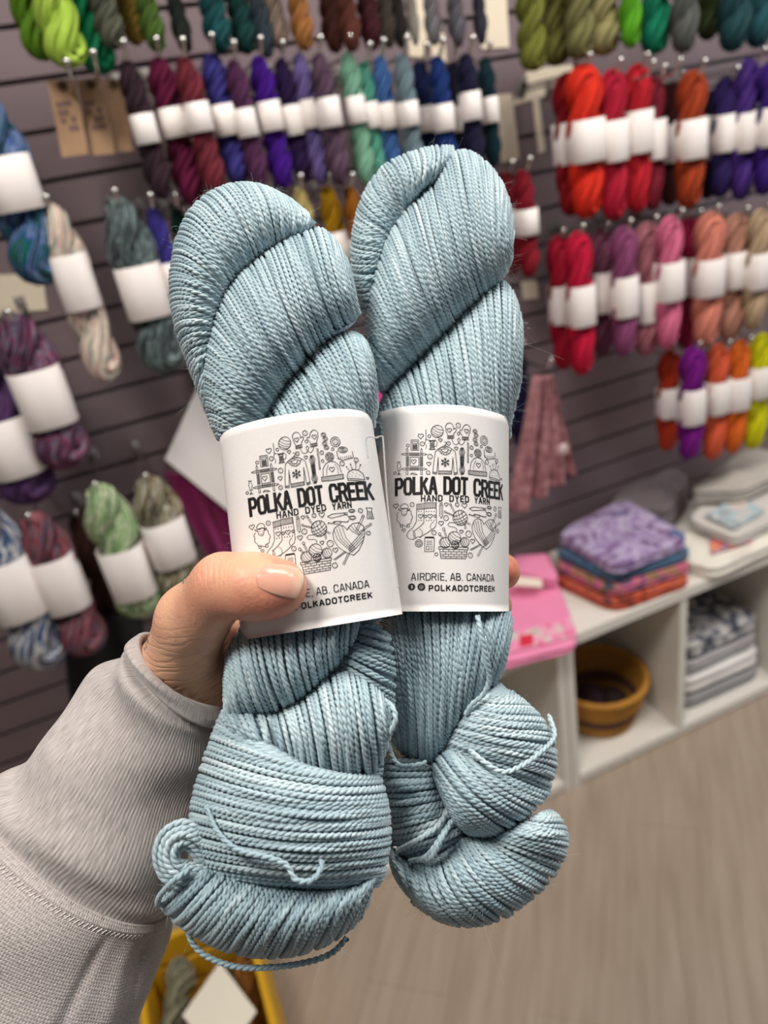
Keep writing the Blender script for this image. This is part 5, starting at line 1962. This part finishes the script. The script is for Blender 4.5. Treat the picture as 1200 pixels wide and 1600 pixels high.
def build_hand(root):
    h = 0.0011
    lo, hi = np.array([-0.122, -0.130, -0.372]), np.array([0.068, 0.014, -0.218])
    n = ((hi - lo) / h).astype(int) + 1
    ax = [lo[i] + h * np.arange(n[i]) for i in range(3)]
    X, Y, Z = np.meshgrid(*ax, indexing='ij')
    X, Y, Z = X.astype(np.float32), Y.astype(np.float32), Z.astype(np.float32)

    def cone(a, b, ra, rb, sc=None):
        """round cone between two joints"""
        a, b = np.asarray(a), np.asarray(b)
        d = b - a
        px, py, pz = X - a[0], Y - a[1], Z - a[2]
        t = np.clip((px * d[0] + py * d[1] + pz * d[2]) / (d @ d), 0, 1)
        return np.sqrt((px - t * d[0]) ** 2 + (py - t * d[1]) ** 2 + (pz - t * d[2]) ** 2) - (ra + (rb - ra) * t)

    def smin(a, b, k):
        hh = np.clip(0.5 + 0.5 * (b - a) / k, 0, 1)
        return b + (a - b) * hh - k * hh * (1 - hh)

    def chain(nodes, k):
        f = None
        for (a, b) in zip(nodes[:-1], nodes[1:]):
            c = cone(local(*a[:3]), local(*b[:3]), a[3] / 1000, b[3] / 1000)
            f = c if f is None else smin(f, c, k)
        return f

    # thumb lying across the front of the band
    thumb = chain([(279, 1042, 0.279, 14.5), (301, 968, 0.260, 12.4), (350, 915, 0.2435, 10.4), (395, 916, 0.2380, 10.4), (428, 918, 0.2375, 9.2), (441, 917, 0.2378, 7.6)], 0.004)
    # ball of the thumb, palm and wrist behind the skeins
    palm = chain([(270, 1068, 0.288, 15.5), (318, 1046, 0.300, 20.0), (372, 1010, 0.314, 17.0), (430, 960, 0.324, 13.0)], 0.012)
    palm = smin(palm, chain([(330, 1100, 0.300, 17.0), (400, 1070, 0.316, 15.0), (460, 1040, 0.326, 12.0)], 0.01), 0.014)
    wrist = chain([(285, 1085, 0.292, 15.0), (215, 1175, 0.292, 18.0), (140, 1270, 0.290, 21.0), (80, 1350, 0.288, 23.5)], 0.014)
    F = smin(smin(thumb, palm, 0.010), wrist, 0.016)
    web = chain([(352, 1010, 0.290, 10.0), (392, 960, 0.300, 8.5), (420, 930, 0.318, 9.0)], 0.008)
    F = smin(F, web, 0.010)
    # four fingers curling round behind and closing on the far side
    for nodes in (((430, 950, 0.326, 10.0), (520, 880, 0.337, 9.2), (640, 842, 0.339, 8.6), (730, 836, 0.331, 7.8), (768, 838, 0.322, 7.2)),
                  ((440, 985, 0.328, 10.2), (540, 930, 0.339, 9.4), (670, 900, 0.340, 8.8), (762, 893, 0.328, 8.0), (784, 893, 0.312, 7.2), (785, 893, 0.303, 6.3)),
                  ((448, 1020, 0.328, 9.8), (545, 985, 0.338, 9.0), (665, 958, 0.339, 8.4), (750, 948, 0.330, 7.6), (776, 946, 0.318, 6.8)),
                  ((452, 1055, 0.327, 8.8), (540, 1038, 0.336, 7.8), (640, 1015, 0.337, 7.2), (710, 1004, 0.330, 6.6), (738, 1002, 0.321, 6.0))):
        F = smin(F, chain(nodes, 0.003), 0.0035)
    v, f = surface_nets(F.astype(np.float64), lo, h)
    # relax the sampling steps
    e = np.vstack([f[:, [0, 1]], f[:, [1, 2]], f[:, [2, 3]], f[:, [3, 0]]])
    for _ in range(5):
        a = np.zeros_like(v)
        c = np.zeros(len(v))
        np.add.at(a, e[:, 0], v[e[:, 1]])
        np.add.at(a, e[:, 1], v[e[:, 0]])
        np.add.at(c, e[:, 0], 1)
        np.add.at(c, e[:, 1], 1)
        v = 0.5 * v + 0.5 * a / np.maximum(c, 1)[:, None]
    w = to_world(v)
    o = mesh_np('hand', w, f, None, root, True, np.array(root.location))
    o.data.materials.append(mat_skin(np.array(root.location)))
    return o


def mat_skin(org):
    t = NT('warm_fair_skin')
    co = t.coord()
    big = t.noise(co, 55, 3, 0.5)
    fine = t.noise(co, 700, 5)
    col = t.ramp(big, [(0.3, lin((212, 154, 128))), (0.5, lin((224, 172, 142))), (0.7, lin((228, 178, 142)))])

    def blob(px, py, d, r, soft=1.0):
        n = t.node('ShaderNodeVectorMath', operation='DISTANCE')
        t.link(co, n.inputs[0])
        n.inputs[1].default_value = at_depth(px, py, d) - org
        k = t.math('SUBTRACT', 1.0, t.math('DIVIDE', n.outputs['Value'], r))
        return t.math('MULTIPLY', t.math('MAXIMUM', k, 0.0), soft)
    # redder skin along the underside of the thumb and at its tip
    col = t.mix(blob(425, 952, 0.236, 0.020, 0.9), col, lin((224, 118, 96)))
    col = t.mix(blob(352, 955, 0.240, 0.018, 0.6), col, lin((214, 126, 98)))
    col = t.mix(blob(792, 895, 0.300, 0.016, 0.9), col, lin((222, 112, 88)))
    # small faded tattoos on the wrist and the thumb knuckle
    wv = t.node('ShaderNodeTexWave', wave_type='BANDS')
    wv.inputs['Scale'].default_value = 260
    wv.inputs['Distortion'].default_value = 6
    wv.inputs['Detail'].default_value = 2
    t.link(co, wv.inputs['Vector'])
    m1 = t.math('GREATER_THAN', blob(293, 896, 0.2475, 0.0048), 0.12)
    m2 = t.math('GREATER_THAN', blob(226, 985, 0.268, 0.0085), 0.15)
    ink = t.math('MULTIPLY', t.math('MAXIMUM', m1, m2), t.math('GREATER_THAN', wv.outputs['Fac'], 0.45))
    col = t.mix(t.math('MULTIPLY', ink, 0.75), col, lin((72, 74, 84)))
    t.color(col)
    # fine skin grain, and palm creases running across below the thumb
    wr = t.node('ShaderNodeTexWave', wave_type='BANDS', bands_direction='Z')
    wr.inputs['Scale'].default_value = 95
    wr.inputs['Distortion'].default_value = 11.0
    wr.inputs['Detail'].default_value = 3
    wr.inputs['Detail Scale'].default_value = 1.6
    t.link(t.scale(co, (0.35, 0.35, 1.0), rot=(0.25, 0.2, 0.0)), wr.inputs['Vector'])
    crease = t.math('MULTIPLY', t.math('POWER', wr.outputs['Fac'], 3.0), t.math('MINIMUM', t.math('MULTIPLY', blob(325, 1035, 0.268, 0.034), 1.6), 1.0))
    w2 = t.node('ShaderNodeTexWave', wave_type='BANDS', bands_direction='X')
    w2.inputs['Scale'].default_value = 170
    w2.inputs['Distortion'].default_value = 7
    w2.inputs['Detail'].default_value = 3
    t.link(t.scale(co, (1.0, 0.8, 0.3), rot=(0, 0, 0.4)), w2.inputs['Vector'])
    kn = t.math('MULTIPLY', t.math('POWER', w2.outputs['Fac'], 2.5), t.math('MINIMUM', t.math('MULTIPLY', t.math('ADD', blob(338, 888, 0.2365, 0.013), blob(352, 958, 0.2420, 0.012)), 1.5), 1.0))
    crease = t.math('ADD', crease, t.math('MULTIPLY', kn, 0.35))
    hgt = t.math('SUBTRACT', t.math('MULTIPLY', fine, 0.26), t.math('MULTIPLY', crease, 0.30))
    t.bump(hgt, 0.7, 0.0011)
    t.set(Roughness=0.42, Subsurface_Weight=0.12, Subsurface_Scale=0.006)
    t.b.inputs['Subsurface Radius'].default_value = (1.0, 0.35, 0.2)
    t.b.inputs['Specular IOR Level'].default_value = 0.45
    return t.m


def build_nail(root, hand):
    """thumbnail: a thin curved plate sunk into the skin"""
    n, m_ = 26, 22
    TL, TR, BL, BR = np.array([417, 882.]), np.array([474, 890.]), np.array([404, 918.]), np.array([462, 936.])
    v = []
    from mathutils.bvhtree import BVHTree
    hm = hand.data
    off = np.array(hand.location)
    tree = BVHTree.FromPolygons([tuple(off + np.array(q.co)) for q in hm.vertices], [tuple(p.vertices) for p in hm.polygons])

    def lift(px, py, out):
        """distance along the view line to the skin there, raised a little"""
        r = ray(px, py)
        hit = tree.ray_cast(Vector(EYEP), Vector(r).normalized())
        return depth_of(hit[0]) - out if hit[0] else 0.233
    for s in (0, 1):
        for j in range(m_ + 1):
            for i in range(n + 1):
                a, b = i / n, j / m_
                # squarish outline with a rounded base and slightly bowed free edge
                q = (TL * (1 - a) + TR * a) * (1 - b) + (BL * (1 - a) + BR * a) * b
                ax = np.array([0.97, 0.2])
                q = q + ax * (-9 * (1 - a) * (1 - (2 * b - 1) ** 2) + 5 * a * (1 - (2 * b - 1) ** 2))
                q = q + np.array([-0.25, 0.97]) * (3.5 * (b - 0.5) * 2 * (1 - (2 * a - 1) ** 2))
                base = 0.00005 + 0.00045 * min(1, a * 3) * (1 - 0.5 * abs(2 * b - 1) ** 3)
                if a > 0.85:
                    base += 0.0004 * (a - 0.85) / 0.15
                d = lift(q[0], q[1], base - (0.0007 if s else 0))
                v.append(at_depth(q[0], q[1], d))
    k = (n + 1) * (m_ + 1)
    f, rim = [], []
    for s in (0, 1):
        for j in range(m_):
            for i in range(n):
                p = s * k + j * (n + 1) + i
                q = [p, p + 1, p + n + 2, p + n + 1]
                f.append(q if s else q[::-1])
    rim = [(0, i) for i in range(n)] + [(j, n) for j in range(m_)] + [(m_, i) for i in range(n, 0, -1)] + [(j, 0) for j in range(m_, 0, -1)]
    for a, b in zip(rim, rim[1:] + rim[:1]):
        ia, ib = a[0] * (n + 1) + a[1], b[0] * (n + 1) + b[1]
        f.append([ia, ib, k + ib, k + ia])
    t = NT('pink_fingernail')
    g = t.node('ShaderNodeVectorMath', operation='DISTANCE')
    v = np.array(v)
    org = v.mean(0)
    t.link(t.coord(), g.inputs[0])
    g.inputs[1].default_value = at_depth(404, 902, 0.2275) - org
    t.color(t.ramp(t.math('MULTIPLY', g.outputs['Value'], 60.0), [(0.0, lin((222, 160, 140))), (0.62, lin((230, 172, 150))), (0.78, lin((236, 188, 162))), (0.90, lin((246, 222, 194)))]))
    t.set(Roughness=0.22, Subsurface_Weight=0.1, Subsurface_Scale=0.003)
    o = mesh_np('thumbnail', v, np.array(f), t.m, root, True, org)
    o['label'] = 'pink thumbnail with pale free edge'
    return o


def mat_sleeve(name, rib):
    t = NT(name)
    co = t.coord()
    uv = t.coord('UV')
    heather = t.noise(t.scale(uv, (520, 60 if rib else 240, 1)), 1.0, 3)
    soft = t.noise(co, 90, 3)
    c = t.ramp(heather, [(0.3, lin((138, 130, 128))), (0.5, lin((180, 172, 169))), (0.68, lin((204, 196, 193)))])
    c = t.mix(t.math('MULTIPLY', soft, 0.3), c, lin((192, 184, 181)))
    if not rib:
        sp = t.noise(co, 260, 1)
        c = t.mix(t.math('MULTIPLY', t.math('GREATER_THAN', sp, 0.76), 0.6), c, lin((110, 100, 104)))
    t.color(c)
    if rib:
        f = t.noise(t.scale(uv, (900, 260, 1)), 1.0, 2)
        t.bump(f, 0.5, 0.0005)
    else:
        w1 = t.node('ShaderNodeTexWave', wave_type='BANDS', bands_direction='X')
        w1.inputs['Scale'].default_value = 92
        w1.inputs['Distortion'].default_value = 1.2
        w2 = t.node('ShaderNodeTexWave', wave_type='BANDS', bands_direction='Y')
        w2.inputs['Scale'].default_value = 84
        w2.inputs['Distortion'].default_value = 1.2
        t.link(uv, w1.inputs['Vector'])
        t.link(uv, w2.inputs['Vector'])
        f = t.math('ADD', t.math('MULTIPLY', w1.outputs['Fac'], w2.outputs['Fac']), t.math('MULTIPLY', heather, 0.5))
        t.bump(f, 0.45, 0.0005)
    t.set(Roughness=0.85, Sheen_Weight=0.3)
    return t.m


def build_sleeve(root):
    # pairs of silhouette points from the cuff end backwards along the forearm: left, right, depth of the middle, half thickness
    rows = [((217, 990), (362, 1106), 0.2850, 0.0245), ((204, 1004), (356, 1130), 0.2850, 0.0250), ((186, 1020), (348, 1160), 0.2855, 0.0250), ((150, 1052), (338, 1208), 0.2872, 0.0255),
            ((92, 1128), (316, 1292), 0.2855, 0.0285), ((36, 1190), (292, 1368), 0.2840, 0.0305), ((-8, 1218), (268, 1414), 0.2830, 0.0315), ((-80, 1290), (244, 1488), 0.2810, 0.0330), ((-170, 1400), (212, 1592), 0.2790, 0.0350), ((-290, 1560), (160, 1760), 0.2760, 0.0370)]
    Lp = spline([local(*a, d) for a, b, d, r in rows], 14)
    Rp = spline([local(*b, d) for a, b, d, r in rows], 14)
    Hs = np.interp(np.linspace(0, 1, len(Lp)), np.linspace(0, 1, len(rows)), [r for *_, r in rows])
    S = np.linspace(0, len(rows) - 1, len(Lp))
    zax = np.array([0, 0, 1.0])
    seam = 6.1

    def tube(s0, s1, nrow, na, disp, thick, name, mat, r_off=0.0):
        ss = np.linspace(s0, s1, nrow)
        G, UV = [], []
        arc = 0.0
        prev = None
        for s in ss:
            k = np.array([np.interp(s, S, Lp[:, i]) for i in range(3)])
            q = np.array([np.interp(s, S, Rp[:, i]) for i in range(3)])
            hh = np.interp(s, S, Hs)
            c, w = (k + q) / 2, (q - k) / 2
            if prev is not None:
                arc += np.linalg.norm(c - prev)
            prev = c
            a = np.linspace(0, 2 * math.pi, na, endpoint=False)
            d = disp(a, s) + r_off
            W = np.linalg.norm(w)
            wn = w / W
            p = c + np.cos(a)[:, None] * (W + d)[:, None] * wn + np.sin(a)[:, None] * (hh + d)[:, None] * zax
            G.append(p)
            UV.append(np.column_stack([a / (2 * math.pi), np.full(na, arc * 3.2)]))
        V, U = np.vstack(G), np.vstack(UV)
        # the inside of the cloth
        inner = []
        for s, g in zip(ss, G):
            c = g.mean(0)
            dd = g - c
            inner.append(c + dd * (1 - thick / np.linalg.norm(dd, axis=1)[:, None]))
        VI = np.vstack(inner)
        i = np.arange(nrow - 1)[:, None]
        j = np.arange(na)[None, :]
        q = np.stack([i * na + j, (i + 1) * na + j, (i + 1) * na + (j + 1) % na, i * na + (j + 1) % na], -1).reshape(-1, 4)
        N = nrow * na
        e0 = np.stack([j[0], (j[0] + 1) % na, N + (j[0] + 1) % na, N + j[0]], 1)
        b = (nrow - 1) * na
        e1 = np.stack([b + j[0], N + b + j[0], N + b + (j[0] + 1) % na, b + (j[0] + 1) % na], 1)
        f = np.vstack([q, q[:, ::-1] + N, e0, e1])
        return mesh_np(name, to_world(np.vstack([V, VI])), f, mat, root, True, np.array(root.location), np.vstack([U, U]))

    def folds(a, s):
        # soft diagonal folds of the sleeve
        return 0.0016 * np.sin(2.2 * s + 2.0 * a + 0.6) * np.clip(s - 1.2, 0, 1) * np.clip((7.5 - s), 0, 1) + 0.0008 * np.sin(3.7 * s - 3 * a)

    NR = 150

    def cuff_disp(a, s):
        rib = 0.00024 * np.abs(np.sin(a * NR / 2)) - 0.00012
        lip = 0.0012 * math.exp(-((s - 0.45) / 0.35) ** 2) - 0.0042 * math.exp(-((s - 1.35) / 0.20) ** 2) - 0.0012 * math.exp(-((s + 0.05) / 0.12) ** 2)
        dent = -0.0026 * math.exp(-((s - 3.55) / 0.5) ** 2) * np.exp(-((a - 0.75) / 0.5) ** 2) - 0.0014 * math.exp(-((s - 2.5) / 0.35) ** 2) * np.exp(-((a - 2.3) / 0.5) ** 2)
        tuck = -0.0012 * math.exp(-((s - seam) / 0.25) ** 2)
        return rib * min(1, max(0.25, s - 0.9)) + lip + dent + folds(a, s) + tuck

    def body_disp(a, s):
        ridge = 0.0014 * np.exp(-((a - (0.62 - 0.0 * s)) / 0.10) ** 2) - 0.0012 * np.exp(-((a - (0.86 + 0.06 * (s - seam))) / 0.05) ** 2) - 0.0010 * np.exp(-((a - 0.40) / 0.05) ** 2)
        st = min(1, max(0, (s - seam - 0.1) / 0.6))
        puff = 0.0022 * (1 - math.exp(-max(0, s - seam) / 0.35)) - 0.0002
        lines = 0.0010 * np.sin(9 * a + 1.4 * s) * np.clip((a - 1.6), 0, 1) * st
        return ridge * st + puff + folds(a, s) + lines + 0.0006 * math.exp(-((s - seam - 0.12) / 0.06) ** 2)

    sl = tube(seam - 0.02, 9.0, 90, 320, body_disp, 0.0016, 'sleeve', mat_sleeve('heather_grey_sweatshirt', False))
    cu = tube(0.0, seam + 0.05, 150, 640, cuff_disp, 0.0018, 'cuff', mat_sleeve('heather_grey_rib_knit', True))
    mw = cu.matrix_world.copy()
    put_under_keep(cu, sl)
    # stitches of the seam between cuff and sleeve
    b = MB()
    na = 150
    for i in range(na):
        a = np.array([2 * math.pi * i / na, 2 * math.pi * (i + 0.62) / na])
        s = np.array([seam + 0.16, seam + 0.26])
        pts = []
        for aa, s_ in zip(np.linspace(a[0], a[1], 4), np.linspace(s[0], s[1], 4)):
            k = np.array([np.interp(s_, S, Lp[:, q]) for q in range(3)])
            q_ = np.array([np.interp(s_, S, Rp[:, q]) for q in range(3)])
            hh = np.interp(s_, S, Hs)
            c, w = (k + q_) / 2, (q_ - k) / 2
            W = np.linalg.norm(w)
            d = float(np.atleast_1d(body_disp(np.array([aa]), s_))[0]) + 0.0001
            pts.append(c + math.cos(aa) * (W + d) * w / W + math.sin(aa) * (hh + d) * zax)
        v, f = tube_arrays(to_world(np.array(pts)), 0.00022, 5)
        b.add(v, f)
    b.build('seam_stitching', plain('pale_grey_thread', (214, 206, 204), 0.8), sl)
    return sl


def put_under_keep(o, parent):
    w = world_of(o)
    o.parent = parent
    o.matrix_parent_inverse = world_of(parent).inverted() @ w @ Matrix.LocRotScale(o.location, o.rotation_euler, o.scale).inverted()


def build_person():
    root = empty('person', at_depth(275, 1085, 0.29), 'left hand in a heather grey sweatshirt sleeve, thumb across the label of the front skein', 'person')
    build_nail(root, build_hand(root))
    build_sleeve(root)


# ------------------------------------------------------------------ build everything
def main():
    build_room()
    build_shop()
    build_wall_yarn()
    build_hooks_alone()
    L_ = left_skein()
    lab = paper_label(L_, band_left, 67.8, 1175.1, 0.0135)
    clear_loop(L_, band_left, [(575, 716), (572, 690), (576, 682), (588, 684), (596, 682), (599, 692), (605, 780), (614, 860), (621, 908), (622, 918)], 0.2440)
    R_ = right_skein()
    paper_label(R_, band_right, 84, float(flat_x(1029)), 0.0165)
    build_person()


main()
